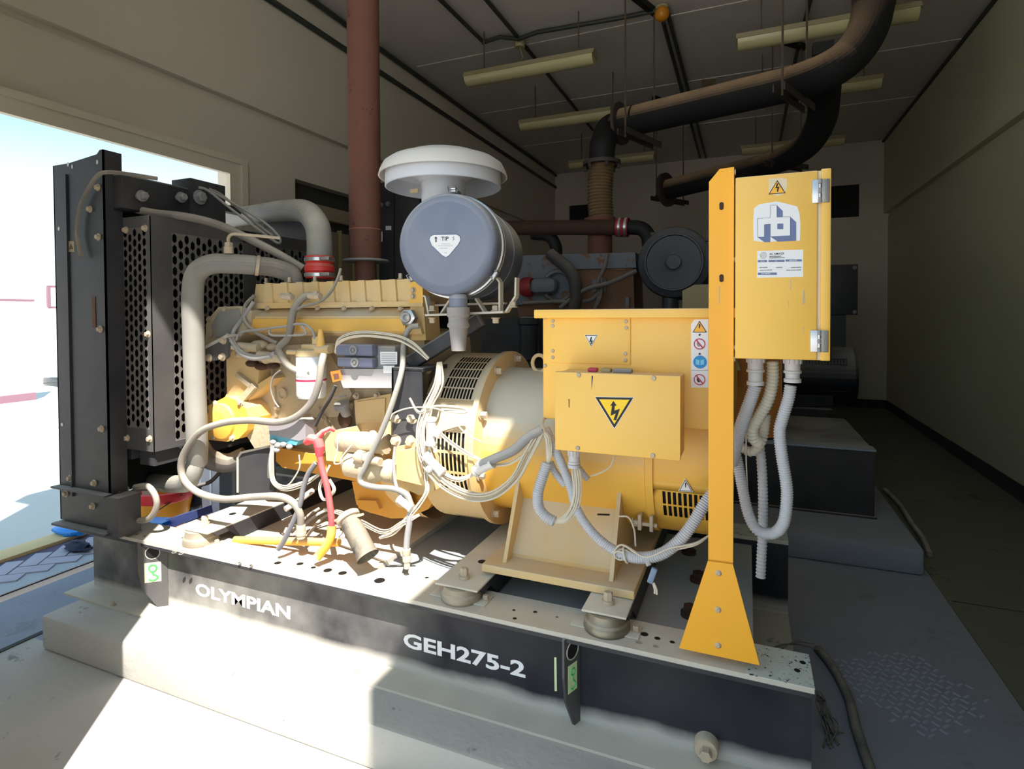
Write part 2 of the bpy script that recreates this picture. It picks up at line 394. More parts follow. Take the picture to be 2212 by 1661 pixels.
g = G(); g.box(XL-.25, XR+.25, .23, YB+.25, ZC, ZC+.25); cl = st(g, 'ceiling', CEIL)  # front edge overhangs unseen, its reach set to cast the shadow line
for i, (y, xa, xb) in enumerate(((5.14, -3.2, 1.9), (6.66, -3.2, 1.9), (8.2, -3.2, 1.9))):
    g = G(); g.box(xa, xb, y, y+.03, ZC-.006, ZC); st(g, 'trim_%d' % (i+2), SEAM)
# unseen piers and tall sheet screens, added to block and shape the sun
g = G(); g.box(-3.7, -1.80, .62, .80, -.1, 4.3); g.box(.42, 2.2, .72, .9, -.1, 4.3)
st(g, 'wall_sunblock_piers', WALL)
g = G(); g.box(.38, .42, -.52, .425, -.05, 3.8); st(g, 'wall_sunblock_screen', WALL)
g = G(); g.box(.38, .42, .455, .9, -.05, 3.8); st(g, 'wall_sunblock_screen', WALL)  # gap between the two added screens shapes a thin sun streak
g = G(); y = .8
pts = [(XR, 5.0), (XR, 8.6), (XR, YB)]
g.box(XR-.012, XR, 5.0, 7.1, -.006, .12); g.box(XR-.010, XR, 7.13, 8.9, -.006, .115); g.box(XR-.014, XR, 8.93, YB, -.006, .12)
g.box(XR-.012, XR, .9, 4.97, -.006, .118)
st(g, 'baseboard_right', SKIRT)
g = G(); g.box(XL, XR, YB-.012, YB, -.006, .12); st(g, 'baseboard_back', SKIRT)
wf = tag(G().box(XL-.002, XL+.035, 2.90, 3.04, 0, 2.439).build('window_1', FRAME, None, False), kind='structure')
G().box(XL-.002, XL+.035, 1.0, 3.04, 2.44, 2.56).build('head_trim', FRAME, wf, False)
G().box(XL+.0355, XL+.05, 2.99, 3.04, 0, 2.519).build('jamb_bead', FRAME, wf, False)
G().box(XL+.0355, XL+.05, 1.0, 3.04, 2.52, 2.56).build('head_bead', FRAME, wf, False)
st(G().box(-3.0, -2.975, 1.0, 1.62, 0, .004), 'trim_5', SKIRT)
# louvred shutter in the second opening
SHUT = mat('shutter_taupe', (150, 136, 114), .7, var=.1)
d2 = tag(G().box(XL-.13, XL-.10, 3.55, 5.7, 0, 2.55).build('door_2', SKIRT, None, False), kind='structure')
G().box(XL-.10, XL-.03, 3.55, 5.7, 2.28, 2.40, .006).build('head_rail', SHUT, d2)
for k in range(11):
    G().box(XL-.10, XL-.075, 3.62+k*.19, 3.62+k*.19+.155, .05, 2.20, .004).build('panel', SHUT, d2)
    G().box(XL-.10, XL-.055, 3.785+k*.19, 3.80+k*.19, .05, 2.22).build('rib', FIXT, d2)
for i, (x0, x1, z0, z1) in enumerate(((-3.03, -2.66, 3.06, 3.44), (1.19, 1.57, 2.92, 3.41))):
    v = G().box(x0, x1, YB-.012, YB-.004, z0, z1).build('wall_vent', BLK, None, False)
    tag(v, ['dark square vent opening on the back wall at its left corner', 'dark square vent opening on the back wall to the right of the control cabinet'][i], 'vent')
# plinths
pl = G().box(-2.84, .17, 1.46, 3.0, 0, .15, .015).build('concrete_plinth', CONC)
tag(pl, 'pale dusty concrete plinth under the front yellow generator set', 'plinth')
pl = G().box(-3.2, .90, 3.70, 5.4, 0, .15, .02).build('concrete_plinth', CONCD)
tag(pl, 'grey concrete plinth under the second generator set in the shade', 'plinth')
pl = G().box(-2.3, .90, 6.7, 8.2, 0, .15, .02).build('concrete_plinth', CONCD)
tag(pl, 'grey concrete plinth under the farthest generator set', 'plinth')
# tread-plate print on the floor
g = G(); tc0 = W(1960, 1490, Z=0)
for i in range(-8, 9):
    for j in range(-7, 8):
        x = tc0.x+i*.030+(.015 if j % 2 else 0); yv = tc0.y+j*.036
        if abs(i)/9+abs(j)/8+random.uniform(-.25, .25) > 1.05 or x > .91: continue
        g.obox((x, yv, .0015), (.026, .007, .003), Matrix.Rotation(R(45 if (i+j) % 2 else -45), 3, 'Z'))
tp = g.build('tread_pattern', mat('tread_dust', (176, 180, 196), .8, var=.1), fl, False); tp['kind'] = 'stuff'

# ================================================================== OUTDOORS
g = G(); g.box(-60, XL-.25, 1.0, 60, -.22, -.02); st(g, 'floor', SAND)
g = G(); g.box(-3.9, XL-.25, 1.0, 3.5, -.02, -.004); st(g, 'floor', SANDS)
kb = G().box(-4.25, -4.08, .9, 9, -.02, .012, .004).build('kerb_strip', KERB)
tag(kb, 'sand coloured kerb strip crossing the paving outside the left opening', 'kerb')
pv = thing('block_paving', (-3.75, 1.8, -.012), 'grey herringbone block paving outside the left opening', 'paving')
g = G(); g.box(-4.08, XL-.25, 1.0, 3.2, -.016, -.010); g.build('paving_bed', GROUT, pv, False)
bw, bl = .1, .2
c45 = math.cos(R(38)); s45 = math.sin(R(38))
for i in range(-20, 21):
    for j in range(-4, 5):
        for kind_, (qx, qy, w_, l_) in enumerate(((1.0, .5, bl, bw), (2.5, 0.0, bw, bl))):
            lx = (i+4*j+qx)*bw; ly = (i+qy)*bw
            x = -3.82+lx*c45-ly*s45; y = 1.95+lx*s45+ly*c45
            if x < -3.98 or x > XL-.33 or y < 1.1 or y > 2.75: continue
            G().obox((x, y, -.006+random.uniform(-.001, .001)), (w_-.010, l_-.010, .02), Matrix.Rotation(R(38), 3, 'Z')).build('brick', PAVE, pv, False)
cw = thing('compound_wall', (-11.65, 5, 0), 'white compound wall with maroon foot beyond the yard', 'wall')
G().box(-11.9, -11.7, -2, 6.0, .11, 1.72).build('wall_panel', OWALL, cw, False)
G().box(-11.9, -11.65, -2, 6.0, -.02, .11).build('wall_foot', MAROON, cw, False)
G().box(-11.93, -11.64, -2, 6.0, 1.72, 1.76).build('coping', MAROON, cw, False)
g = G(); g.beam((-11.7, 6.25, 1.62), (-11.7, 6.25, 2.0), .05, .05, (1, 0, 0)); g.beam((-11.7, 6.23, 2.0), (-11.7, 7.2, 2.0), .04, .04); g.beam((-11.7, 7.18, -.02), (-11.7, 7.18, 2.0), .04, .04, (1, 0, 0)); g.beam((-11.7, 6.25, 1.62), (-11.7, 7.2, 1.62), .04, .04)
g = g.build('rail_frame', MAROON); tag(g, 'thin maroon rail frame standing past the end of the white compound wall', 'rail')
# white car, mostly hidden behind the radiator
cp = W(100, 938, Z=0)
car = thing('car', cp+Vector((-.3, 1.8, 0)), 'white car parked in the yard, its corner showing beside the radiator', 'car')
cq = W(80, 930, Z=-.02); cx0, cy0 = cq.x+1.95, cq.y
sec = [(0.0, .30, .55, .78), (.12, .22, .72, .86), (1.0, .20, .92, .92), (1.5, .20, 1.35, .90), (2.6, .20, 1.46, .90), (3.6, .20, 1.30, .90), (4.2, .22, .95, .88), (4.35, .35, .85, .8)]
V = []; Fc = []
for yy, zb, zt, hw in sec:
    for a, b in ((-hw*.92, zb), (-hw, (zb+zt)*.5), (-hw*.80, zt-.06), (-hw*.6, zt), (hw*.6, zt), (hw*.80, zt-.06), (hw, (zb+zt)*.5), (hw*.92, zb)):
        V.append((cx0-1.0-a*1.0, cy0+yy, b))
for i in range(len(sec)-1):
    for k in range(8): Fc.append((i*8+k, i*8+(k+1) % 8, (i+1)*8+(k+1) % 8, (i+1)*8+k))
Fc += [tuple(range(8)), tuple(range(63, 55, -1))]
g = G(); g.add(V, Fc); g.build('body', CAR, car)
for wy in (.85, 3.4):
    for sx_ in (-.08, -1.92):
        g = G(); g.cyl((cx0+sx_-.1, cy0+wy, .31), (cx0+sx_+.1, cy0+wy, .31), .33); g.build('wheel', BLK, car)
for sx_ in (-.35, -1.65):
    g = G(); g.obox((cx0+sx_, cy0+.05, .62), (.35, .1, .12), None, .03); g.build('headlamp', GLASS, car)
g = G(); g.obox((cx0-1.0, cy0+1.26, 1.15), (1.35, .03, .42), Matrix.Rotation(R(-50), 3, 'X')); g.build('windscreen', GLASS, car)

# ================================================================== BASE FRAME
bf = thing('generator_base_frame', (-1.3, 2.25, .15), 'black channel base frame with white lettering under the yellow generator set', 'base frame')
X0, X1 = -2.90, .165
g = G(); g.m = 0
g.box(X0, X1, 1.650, 1.81, .452, .466); g.box(X0-.05, X1, 1.61, 1.81, .151, .160)
fr = g.build('flange', DUSTY, bf, False)
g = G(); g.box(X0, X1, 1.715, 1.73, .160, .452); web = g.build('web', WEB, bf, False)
g = G(); g.box(X0, X1-.006, 1.6485, 1.651, .440, .452); g.box(X1, X1+.0015, 1.65, 1.81, .452, .466); g.build('flange_lip', NAVY, bf, False)
g = G(); g.box(.0, X1+.001, 1.649, 1.811, .466, .4675); g.build('chipped_paint', SPECK, bf, False)
g = G(); g.box(X0, X1, 2.68, 2.83, .452, .466); g.box(X0, X1, 2.68, 2.83, .15, .160); g.build('flange', DUSTY, bf, False)
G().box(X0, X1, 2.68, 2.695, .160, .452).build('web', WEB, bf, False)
G().box(-.1, X1+.001, 2.68, 2.83, .466, .4675).build('chipped_paint', SPECK, bf, False)
G().box(-2.28, -1.35, 1.81, 2.68, .30, .4525).build('tank_top', DUSTY, bf, False)
G().box(-1.35, .02, 1.81, 2.68, .28, .43).build('tank_top', PANT, bf, False)
# gussets
def gusset(pf, pw):
    a = W(*pf, Y=1.640); b = W(*pw, Y=1.713); a.z = b.z = 0; d = (b-a).normalized(); n = Vector((d.y, -d.x, 0)); L = (b-a).length
    def q(t, z, off=0): return Vector((a.x, a.y, 0))+d*(t*L)+n*off+Vector((0, 0, z))
    g = G(); g.prism([q(0, .452), q(0, .33), q(.12, .25), q(.62, .162), q(1, .162), q(1, .452)], -n*.009); o = g.build('gusset', NAVYD, bf, False)
    g = G(); g.tube([q(.5, .405, .0002), q(.5, .405, .0012)], min(.026, L*.34), 20); h = g.build('lifting_hole', BLK, bf)
    g = G(); g.torus(q(.5, .405, .001), n, min(.028, L*.36), .002, 24, 6); g.build('lifting_hole_rim', DUSTY, bf)
    g = G(); g.prism([q(.22, .362), q(.22, .275), q(.78, .275), q(.78, .362)], n*.001); g.build('hook_sticker', LGRN, o, False)
    g = G(); g.torus(q(.5, .337, .0014), n, L*.13, L*.035, 18, 5)
    g.tube([q(.5, .326, .0014), q(.5, .312, .0014), q(.62, .303, .0014), q(.66, .292, .0014), q(.5, .283, .0014), q(.36, .29, .0014)], L*.035, 6, 5)
    g.build('hook_symbol', GRN, o)
gusset((297, 1190), (362, 1210)); gusset((1219, 1380), (1253, 1385))
gq = G().pp([(1197, 1420), (1202, 1420), (1203, 1493), (1198, 1493)], 1.7145, .0006).build('hook_sticker', LGRN, bf, False)
# lettering
def web_text(s_, px0, px1, py0, py1, name):
    a = W(px0, py0, Y=1.7145); b = W(px1, py1, Y=1.7145); c = (a+b)/2
    t = text(s_, name, .1, PAPER, Matrix.Identity(4), None, .0004, .0030)
    xs = [v.co.x for v in t.data.vertices]; ys = [v.co.y for v in t.data.vertices]
    wd = max(xs)-min(xs); hd = max(ys)-min(ys); hh = .054
    M = face((a.x-min(xs)*(b.x-a.x)/wd, 1.7142, c.z)) @ Matrix.Diagonal(((b.x-a.x)/wd, hh/hd, 1, 1))
    t.data.transform(M); t.parent = bf; t.matrix_parent_inverse = bf.matrix_world.inverted(); return t
web_text('OLYMPIAN', 423, 627, 1280, 1318, 'lettering')
web_text('GEH275-2', 872, 1135, 1395, 1436, 'lettering')
# holes in the flange, drain plug
for (x, y, r_, e_) in ((376, 1193, 4, 1), (391, 1196, 4, 1), (517, 1216, 3.5, 1), (542, 1221, 3.5, 1), (600, 1216, 8, 1), (648, 1218, 8, 1), (677, 1226, 6, 1), (708, 1232, 10, 1), (740, 1238, 10, 1), (820, 1254, 13, 1),
                       (922, 1248, 5, 1), (1156, 1322, 5, 1), (1110, 1318, 4, 1), (1203, 1333, 3, 1), (1112, 1336, 5, 1), (1392, 1370, 9, 1), (1420, 1379, 7, 1), (1452, 1387, 6, 1), (1380, 1388, 7, 0), (1416, 1396, 6, 0), (295, 1155, 3, 1), (312, 1158, 3, 1)):
    p = W(x, y, Z=.4665); g = G(); r_m = pxm(r_, p)
    g.lathe([(0, .0004), (r_m*.9, .0004)], p, (0, 0, 1), 16); g.build('bolt_hole', BLK if e_ else GREY, bf)
    g = G(); g.torus(p, (0, 0, 1), r_m, .0012, 16, 5); g.build('hole_rim', BOLT, bf)
for (x, y) in ((1734, 1431), (1722, 1448)):
    p = W(x, y, Z=.468); g = G(); g.tube([p, p+Vector((0, 0, .0006))], .008, 14); g.build('bolt_hole', BLK, bf)
p = W(1526, 1612, Y=1.70)
g = G(); g.lathe([(.034, .02), (.034, -.012), (.030, -.02), (0, -.02)], p, (0, 1, 0), 28); g.tube([p+Vector((0, -.02, 0)), p+Vector((0, -.045, 0))], .017, 6); g.build('drain_plug', BOLT, bf)
for (x, y) in ((244, 1306), (770, 1450)):
    p = W(x, y, Z=.162)
    G().hexb(p, (0, 0, 1), .008, .012).build('bolt', BOLT, bf)
for x, y in ((1488, 1195), (1508, 1255), (1490, 1330)):
    p = W(x, y, Z=.43); g = G(); g.tube([p, p+Vector((0, 0, .014))], .030, 16); g.tube([p+Vector((0, 0, .014)), p+Vector((0, 0, .035))], .022, 6); g.build('rusty_bolt', RUSTD, bf)

# cross beams on rubber mounts
def beam(x0, x1, ztop, label, yb=2.80, h=.085):
    t = thing('support_beam', ((x0+x1)/2, 2.2, .43), label, 'beam', 'cross beams carrying the engine and alternator')
    g = G(); g.box(x0, x1, 1.69, yb, ztop-.008, ztop, .003); g.build('beam_top', DUSTY, t)
    for a in (x0, x1-.007):
        g = G(); g.prism([(a, 1.715, ztop-.008), (a, 1.735, ztop-.03), (a, 1.80, ztop-.03), (a, 1.86, ztop-h), (a, yb, ztop-h), (a, yb, ztop-.008)], (.007, 0, 0)); g.build('beam_side', NAVY, t, False)
    c = ((x0+x1)/2, 1.755, ztop)
    g = G(); g.tube([c, (c[0], c[1], ztop+.012)], .020, 16); g.hexb((c[0], c[1], ztop+.010), (0, 0, 1), .015, .028, False); g.build('bolt', BOLT, t)
    g = G(); g.tube([(c[0], 1.90, ztop), (c[0], 1.90, ztop+.0006)], .016, 16); g.build('hole', BLK, t)
    m = thing('vibration_mount', (c[0], 1.735, .466), label.replace('cross beam', 'cup mount under the cross beam'), 'mount', 'cup mounts on the front rail')
    g = G(); o = (c[0], 1.735, .4665); hh = ztop-.009-.4665
    g.lathe([(0, 0), (.072, 0), (.073, .006), (.070, hh*.45), (.064, hh*.55), (.060, hh*.98), (0, hh)], o, (0, 0, 1), 32)
    g.build('cup', BOLTM if x0 < -.6 else mat('scuffed_steel_cup', (128, 122, 108), .35, metal=.7, dust=.6, var=.3, scale=12), m)
    G().box(c[0]-.11, c[0]+.105, 1.70, 1.775, .4662, .4705, .002).build('mount_plate', DUSTY, m)
    G().hexb((c[0]+.09, 1.74, .4705), (0, 0, 1), .010, .014).build('bolt', BOLT, m)
    return t
BOLTM = mat('dusty_cup', (150, 138, 120), .5, metal=.3, dust=.8, var=.2, scale=12)
beam(-2.29, -2.10, .535, 'long dusty cross beam at the radiator end of the engine')
beam(-1.00, -.835, .522, 'dusty cross beam nearest the lit patch under the alternator foot')
beam(-.475, -.335, .532, 'dusty cross beam beside the yellow cabinet post')

# ================================================================== RADIATOR
rd = thing('radiator', (-2.75, 2.25, .48), 'tall black radiator with perforated fan guard at the left opening', 'radiator')
g = G()
g.prism([(-2.978, 1.62, .50), (-2.978, 1.62, 2.150), (-2.86, 1.62, 2.150), (-2.66, 1.62, 2.168), (-2.64, 1.62, 2.185), (-2.617, 1.62, 2.185), (-2.617, 1.62, .50)], (0, .006, 0))
g.box(-2.978, -2.970, 1.62, 1.70, .50, 2.15); g.box(-2.625, -2.617, 1.62, 1.70, .50, 2.185); g.box(-2.88, -2.872, 1.612, 1.62, .62, 2.10)
g.build('side_channel', NAVY, rd, False)
g = G(); g.box(-2.978, -2.617, 2.86, 2.90, .50, 2.15); g.build('side_channel', NAVY, rd, False)
g = G(); g.box(-2.985, -2.60, 1.585, 1.66, .482, .492); g.box(-2.985, -2.60, 1.655, 1.66, .49, .66); g.box(-2.985, -2.60, 1.585, 1.62, .655, .663); g.box(-2.607, -2.53, 1.60, 1.70, .482, .655)
g.build('foot_bracket', NAVY, rd, False)
# white patches painted as bright sky showing through slot holes
for (x, y, w_, h_) in ((147, 355, 7, 10), (156, 360, 5, 10), (210, 350, 7, 10), (143, 428, 7, 12), (127, 494, 7, 9), (134, 917, 8, 8)):
    p = W(x, y, Y=1.6195); g = G(); a = pxm(w_/2, p); b = pxm(h_/2, p)
    g.prism([p+Vector((math.cos(t*.785)*a, 0, math.sin(t*.785)*b)) for t in range(8)], (0, -.0006, 0)); g.build('sky_slot_patch', PAPER, rd, False)
for (x, y) in ((213, 512), (217, 711), (220, 926), (152, 1033), (204, 1043), (143, 1066), (201, 1093), (195, 452), (212, 405)):
    p = W(x, y, Y=1.62); G().hexb(p, (0, -1, 0), .011, .012).build('bolt', BOLT, rd)
p = W(153, 532, Y=1.6195); G().pp([(145, 521), (160, 521), (161, 544), (146, 544)], 1.6190, .0008).build('warning_sticker', CREAMC, rd, False)
G().pp([(153, 526), (158, 538), (149, 538)], 1.6183, .0006).build('sticker_print', RUST, rd, False)
G().pp([(198, 640), (205, 640), (207, 708), (200, 708)], 1.6180, .0008).build('rust_streak', RUST, rd, False)
# guard box
GY = 1.70; GX = -2.435; GZ0, GZ1 = .845, 1.893
sidex = lambda px: W(px, 700, Y=GY).x
xa, xb, xc, xd = sidex(218), sidex(268), sidex(319), GX
g = G(); g.box(-2.80, xa+.10, GY, GY+.003, GZ0, GZ1); g.box(xa, xb, GY, GY+.003, GZ0, GZ1); g.box(xc, xd, GY, GY+.003, GZ0, GZ1); g.box(xb, xc, GY, GY+.003, GZ0, GZ0+.10); g.box(xb, xc, GY, GY+.003, GZ1-.045, GZ1)
g.box(-2.80, xd, GY, 2.88, GZ1, GZ1+.004)
g.box(xd-.004, xd, GY, GY+.10, GZ0, GZ1)
g.box(xd-.004, xd, 2.20, 2.28, GZ0, GZ1); g.box(xd-.004, xd, 2.81, 2.88, GZ0, GZ1); g.box(xd-.004, xd, GY+.10, 2.81, GZ1-.06, GZ1); g.box(xd-.004, xd, GY+.10, 2.81, GZ0, GZ0+.03)
gp = g.build('guard_frame', NAVYD, rd, False)
g = G(); g.slots(lambda u, v: Vector((u, GY+.002, v)), xb, xc, GZ0+.10, GZ1-.045, 5, 20, .64, .88)
o = g.build('perforated_panel', DUSTY if 0 else NAVYD, rd, False); tag(o, kind='stuff')
MESH = mat('perforated_sheet', (34, 36, 46), .45, dust=.4, flat=.24, dcol=(214, 204, 190), var=.3, scale=3)
o.data.materials.clear(); o.data.materials.append(MESH)
for (y0, y1, n) in ((GY+.10, 2.20, 13), (2.28, 2.81, 17)):
    g = G(); g.slots(lambda u, v: Vector((GX-.002, u, v)), y0, y1, GZ0+.03, GZ1-.06, n, 19, .68, .88)
    o = g.build('perforated_panel', MESH, rd, False); tag(o, kind='stuff')
g = G(); g.box(-2.95, -2.80, 1.71, 2.85, .60, 1.87); g.build('core', CORE, rd, False)
g = G(); g.lathe([(.50, 0), (.50, .10), (.48, .10), (.48, 0)], (-2.62, 2.26, 1.33), (1, 0, 0), 40); g.build('fan_shroud', CORE, rd)
g = G()
for k in range(7):
    a = k*2*math.pi/7; M = Matrix.Rotation(a, 3, 'X') @ Matrix.Rotation(R(35), 3, 'Z'); g.obox(Vector((-2.58, 2.26, 1.33))+Matrix.Rotation(a, 3, 'X') @ Vector((0, 0, .27)), (.008, .13, .38), M)
g.cyl((-2.62, 2.26, 1.33), (-2.53, 2.26, 1.33), .09); g.build('fan', CORE, rd)
for (x, y) in ((272, 538-41), (314, 493), (263, 722), (320, 722), (275, 946), (324, 948)):
    p = W(x, y, Y=GY); G().hexb(p, (0, -1, 0), .011, .012).build('bolt', BOLT, rd)
G().pp([(230, 516), (249, 516), (249, 544), (231, 544)], GY-.001, .001).build('instruction_sticker', PAPER, rd, False)
p = W(239.5, 530, Y=GY-.002); g = G(); g.tube([p, p+Vector((0, -.0008, 0))], .016, 20); g.build('sticker_disc', SBLU, rd)
# header tank and top pieces
g = G(); g.box(-2.86, -2.56, 1.66, 2.20, 1.925, 2.085, .008); g.build('header_tank', NAVY, rd)
G().box(-2.68, -2.545, 1.985, 2.19, 1.83, 2.135, .004).build('tank_bracket', NAVY, rd)
for (x, y, r_) in ((300, 424, .018), (385, 427, .018), (425, 427, .025)):
    p = W(x, y, X=-2.555); g = G(); g.cyl(p-Vector((.01, 0, 0)), p+Vector((.035, 0, 0)), r_*.75); g.hexb(p+Vector((.02, 0, 0)), (1, 0, 0), r_, .025); g.build('tank_fitting', GREY, rd)
g = G(); g.box(-2.96, -2.90, 1.66, 2.88, 1.86, 1.93); g.box(-2.96, -2.90, 1.66, 2.88, 2.08, 2.12); g.build('top_rail', NAVY, rd, False)
G().box(-2.56, -2.46, 1.72, 2.88, .775, .840).build('lower_rail', NAVY, rd, False); G().box(-2.80, -2.62, 1.72, 2.88, .79, .835).build('lower_rail', NAVY, rd, False)
G().box(-2.98, -2.60, 2.80, 2.90, .47, .60).build('rear_foot', NAVY, rd, False)
# loose strap on the side channel
g = G(); g.tube(P([(176, 555, 1.60), (170, 530, 1.60), (166, 500, 1.60), (172, 450, 1.60), (190, 410, 1.60), (213, 378, 1.60), (240, 372, 1.62), (290, 378, 1.66), (340, 386, 1.72)]), .009, 6, 6)
tag(g.build('overflow_hose', HOSE), 'thin dusty hose looping over the top of the radiator side', 'hose')

# ================================================================== ENGINE
en = thing('diesel_engine', (-1.75, 2.25, .55), 'dust-caked yellow diesel engine between radiator and alternator', 'engine')
YE = 2.00
# block
g = G(); g.pp([(520, 700), (915, 718), (935, 935), (770, 965), (700, 985), (560, 985), (530, 905), (500, 800)], YE+.05, .42); g.build('engine_block', TAN, en, False)
g = G(); g.pp([(560, 750), (700, 740), (760, 850), (740, 900), (560, 905)], YE+.02, .05); g.build('side_plate', TAN, en, False)
g = G(); g.pp([(765, 865), (845, 850), (835, 935), (770, 930)], YE+.01, .06); g.build('side_plate', YELD, en, False)
# valve cover
g = G(); g.pp([(553, 614), (905, 602), (913, 612), (913, 657), (547, 661)], YE, .40); g.build('valve_cover', YELD, en, False)
g = G()
for k in range(10):
    x = 572+k*33.5; yt = 612-(x-553)*.03; g.pp([(x, yt), (x+13, yt-.4), (x+17, 655), (x-4, 656)], YE-.012, .03)
g.build('cover_rib', YELD, en, False)
g = G(); g.pp([(548, 655), (913, 650), (913, 662), (545, 667)], YE-.015, .10); g.build('cover_flange', YELD, en, False)
g = G(); g.pp([(886, 610), (912, 606), (914, 654), (884, 655)], YE-.016, .05); g.build('cover_end', YEL, en, False)
for (x, y) in ((893, 627), (893, 640)): G().hexb(W(x, y, Y=YE-.016), (0, -1, 0), .009, .012).build('bolt', BOLT, en)
for x in (575, 625, 680, 737, 865): G().hexb(W(x, 612-(x-553)*.03, Y=YE+.01), (0, 0, 1), .008, .02).build('bolt', BOLT, en)
# intake rail
pr = [(0, 0), (-.07, -.035), (-.075, -.105), (-.05, -.12), (.08, -.12), (.08, 0)]
a = W(548, 668, Y=YE); b = W(888, 661, Y=YE)
g = G(); g.prism([(a.x, YE+.02+q[0], a.z+q[1]) for q in pr], (b.x-a.x, 0, 0)); g.build('intake_cover', YELD, en, False)
a2 = W(546, 690, Y=YE-.06); 
g = G(); g.prism([(a.x-.01, YE-.058, a.z-.045), (a.x-.01, YE-.062, a.z-.098), (a.x-.01, YE-.03, a.z-.10), (a.x-.01, YE-.03, a.z-.045)], (b.x-a.x+.02, 0, 0)); g.build('intake_band', YEL, en, False)
p = W(881, 686, Y=1.925); g = G(); g.hexb(p+Vector((0, .02, 0)), (0, -1, 0), .036, .03, False); g.torus(p+Vector((0, -.012, 0)), (0, 1, 0), .016, .006, 20, 6); g.build('hex_plug', CHROME, en)
for x in (578, 686, 743, 803, 865): G().hexb(W(x, 667, Y=1.98), (0, -.5, .8), .009, .008).build('bolt', BOLT, en)
g = G(); g.pp([(560, 697), (905, 697), (912, 722), (568, 722)], YE-.02, .10); g.build('rail_foot', YELD, en, False)
g = G(); g.pp([(886, 662), (915, 660), (920, 735), (888, 735)], YE+.0, .12); g.build('end_cover', YELD, en, False)
# gear housing
g = G(); g.pp([(468, 668), (472, 663), (520, 661), (545, 672), (541, 700), (515, 735), (500, 762), (447, 762), (443, 740), (445, 700), (449, 690)], 1.93, .20); g.build('gear_housing', TAN, en, False)
g = G(); g.pp([(473, 672), (515, 668), (520, 690), (497, 725), (462, 728), (456, 702)], 1.92, .03); g.build('gear_cover', PIPEG, en, False)
for (x, y) in ((487, 668), (458, 723), (482, 736), (452, 690)): G().hexb(W(x, y, Y=1.93), (0, -1, 0), .011, .010).build('bolt', BOLT, en)
g = G(); g.pp([(400, 771), (489, 727), (492, 732), (492, 770), (486, 776), (425, 783)], 1.86, .014); br = g.build('front_bracket', NAVYD, en, False)
g = G(); g.pp([(398, 770), (490, 722), (491, 728), (402, 775)], 1.855, .08); g.build('bracket_lip', DUSTY, en, False)
for (x, y) in ((416, 777), (452, 773), (481, 771), (483, 735)): G().hexb(W(x, y, Y=1.86), (0, -1, 0), .013, .014).build('bolt', BOLT, en)
g = G(); g.pp([(488, 732), (548, 757), (560, 800), (556, 830), (585, 812), (590, 818), (520, 880), (500, 900), (478, 872), (490, 850)], 1.945, .14); g.build('front_plate', YELD, en, False)
g = G(); g.beam(W(550, 832, Y=1.93), W(516, 872, Y=1.93), .03, .02, (0, 1, 0)); g.beam(W(512, 808, Y=1.93), W(545, 835, Y=1.93), .02, .02, (0, 1, 0)); g.build('strut', TAN, en)
g = G(); c = W(492, 906, Y=1.93)
g.pp([(450, 876), (487, 857), (505, 862), (530, 882), (538, 905), (533, 930), (515, 948), (490, 954), (451, 950)], 1.89, .15); g.build('lower_gear_case', YEL, en, False)
g = G(); g.lathe([(.085, 0), (.080, -.018), (.05, -.030), (0, -.034)], c+Vector((.01, -.035, 0)), (0, 1, 0), 28); g.build('case_dome', YEL, en)
for (x, y) in ((463, 943), (502, 946), (465, 872), (519, 870)): G().hexb(W(x, y, Y=1.89), (0, -1, 0), .011, .010).build('bolt', BOLT, en)
g = G(); g.pp([(530, 915), (640, 905), (648, 945), (560, 985), (532, 940)], 1.93, .12); g.build('oil_cooler_cover', TAN, en, False)
# fuel pump cluster
g = G()
rnd = random.Random(3)
for (x, y, rr, ex) in ((532, 752, .030, 1.7), (560, 745, .028, 1.8), (590, 750, .025, 1.4), (548, 770, .026, 1.8), (580, 776, .028, 2.0), (520, 765, .022, 1.3), (605, 765, .02, 1.2)):
    g.ball(W(x, y, Y=1.93), rr, ex, 1, .8)
g.cyl(W(515, 748, Y=1.90), W(560, 752, Y=1.90), .02); g.cyl(W(560, 768, Y=1.89), W(620, 775, Y=1.89), .022)
g.build('fuel_pump', TAN, en)
g = G()
for (x, y) in ((545, 785), (565, 792), (590, 790), (575, 778)): g.ball(W(x, y, Y=1.93), .024, 1.5, 1, .7)
g.build('oily_casting', RUSTD, en)
for (x, y, dx) in ((505, 748, 18), (620, 640, 20), (680, 638, 0), (610, 770, 12)):
    g = G(); g.cyl(W(x-12, y, Y=1.89), W(x+12, y+2, Y=1.89), .014); g.hexb(W(x, y, Y=1.89), (1, 0, .1), .018, .02, False); g.build('pipe_fitting', BOLT, en)
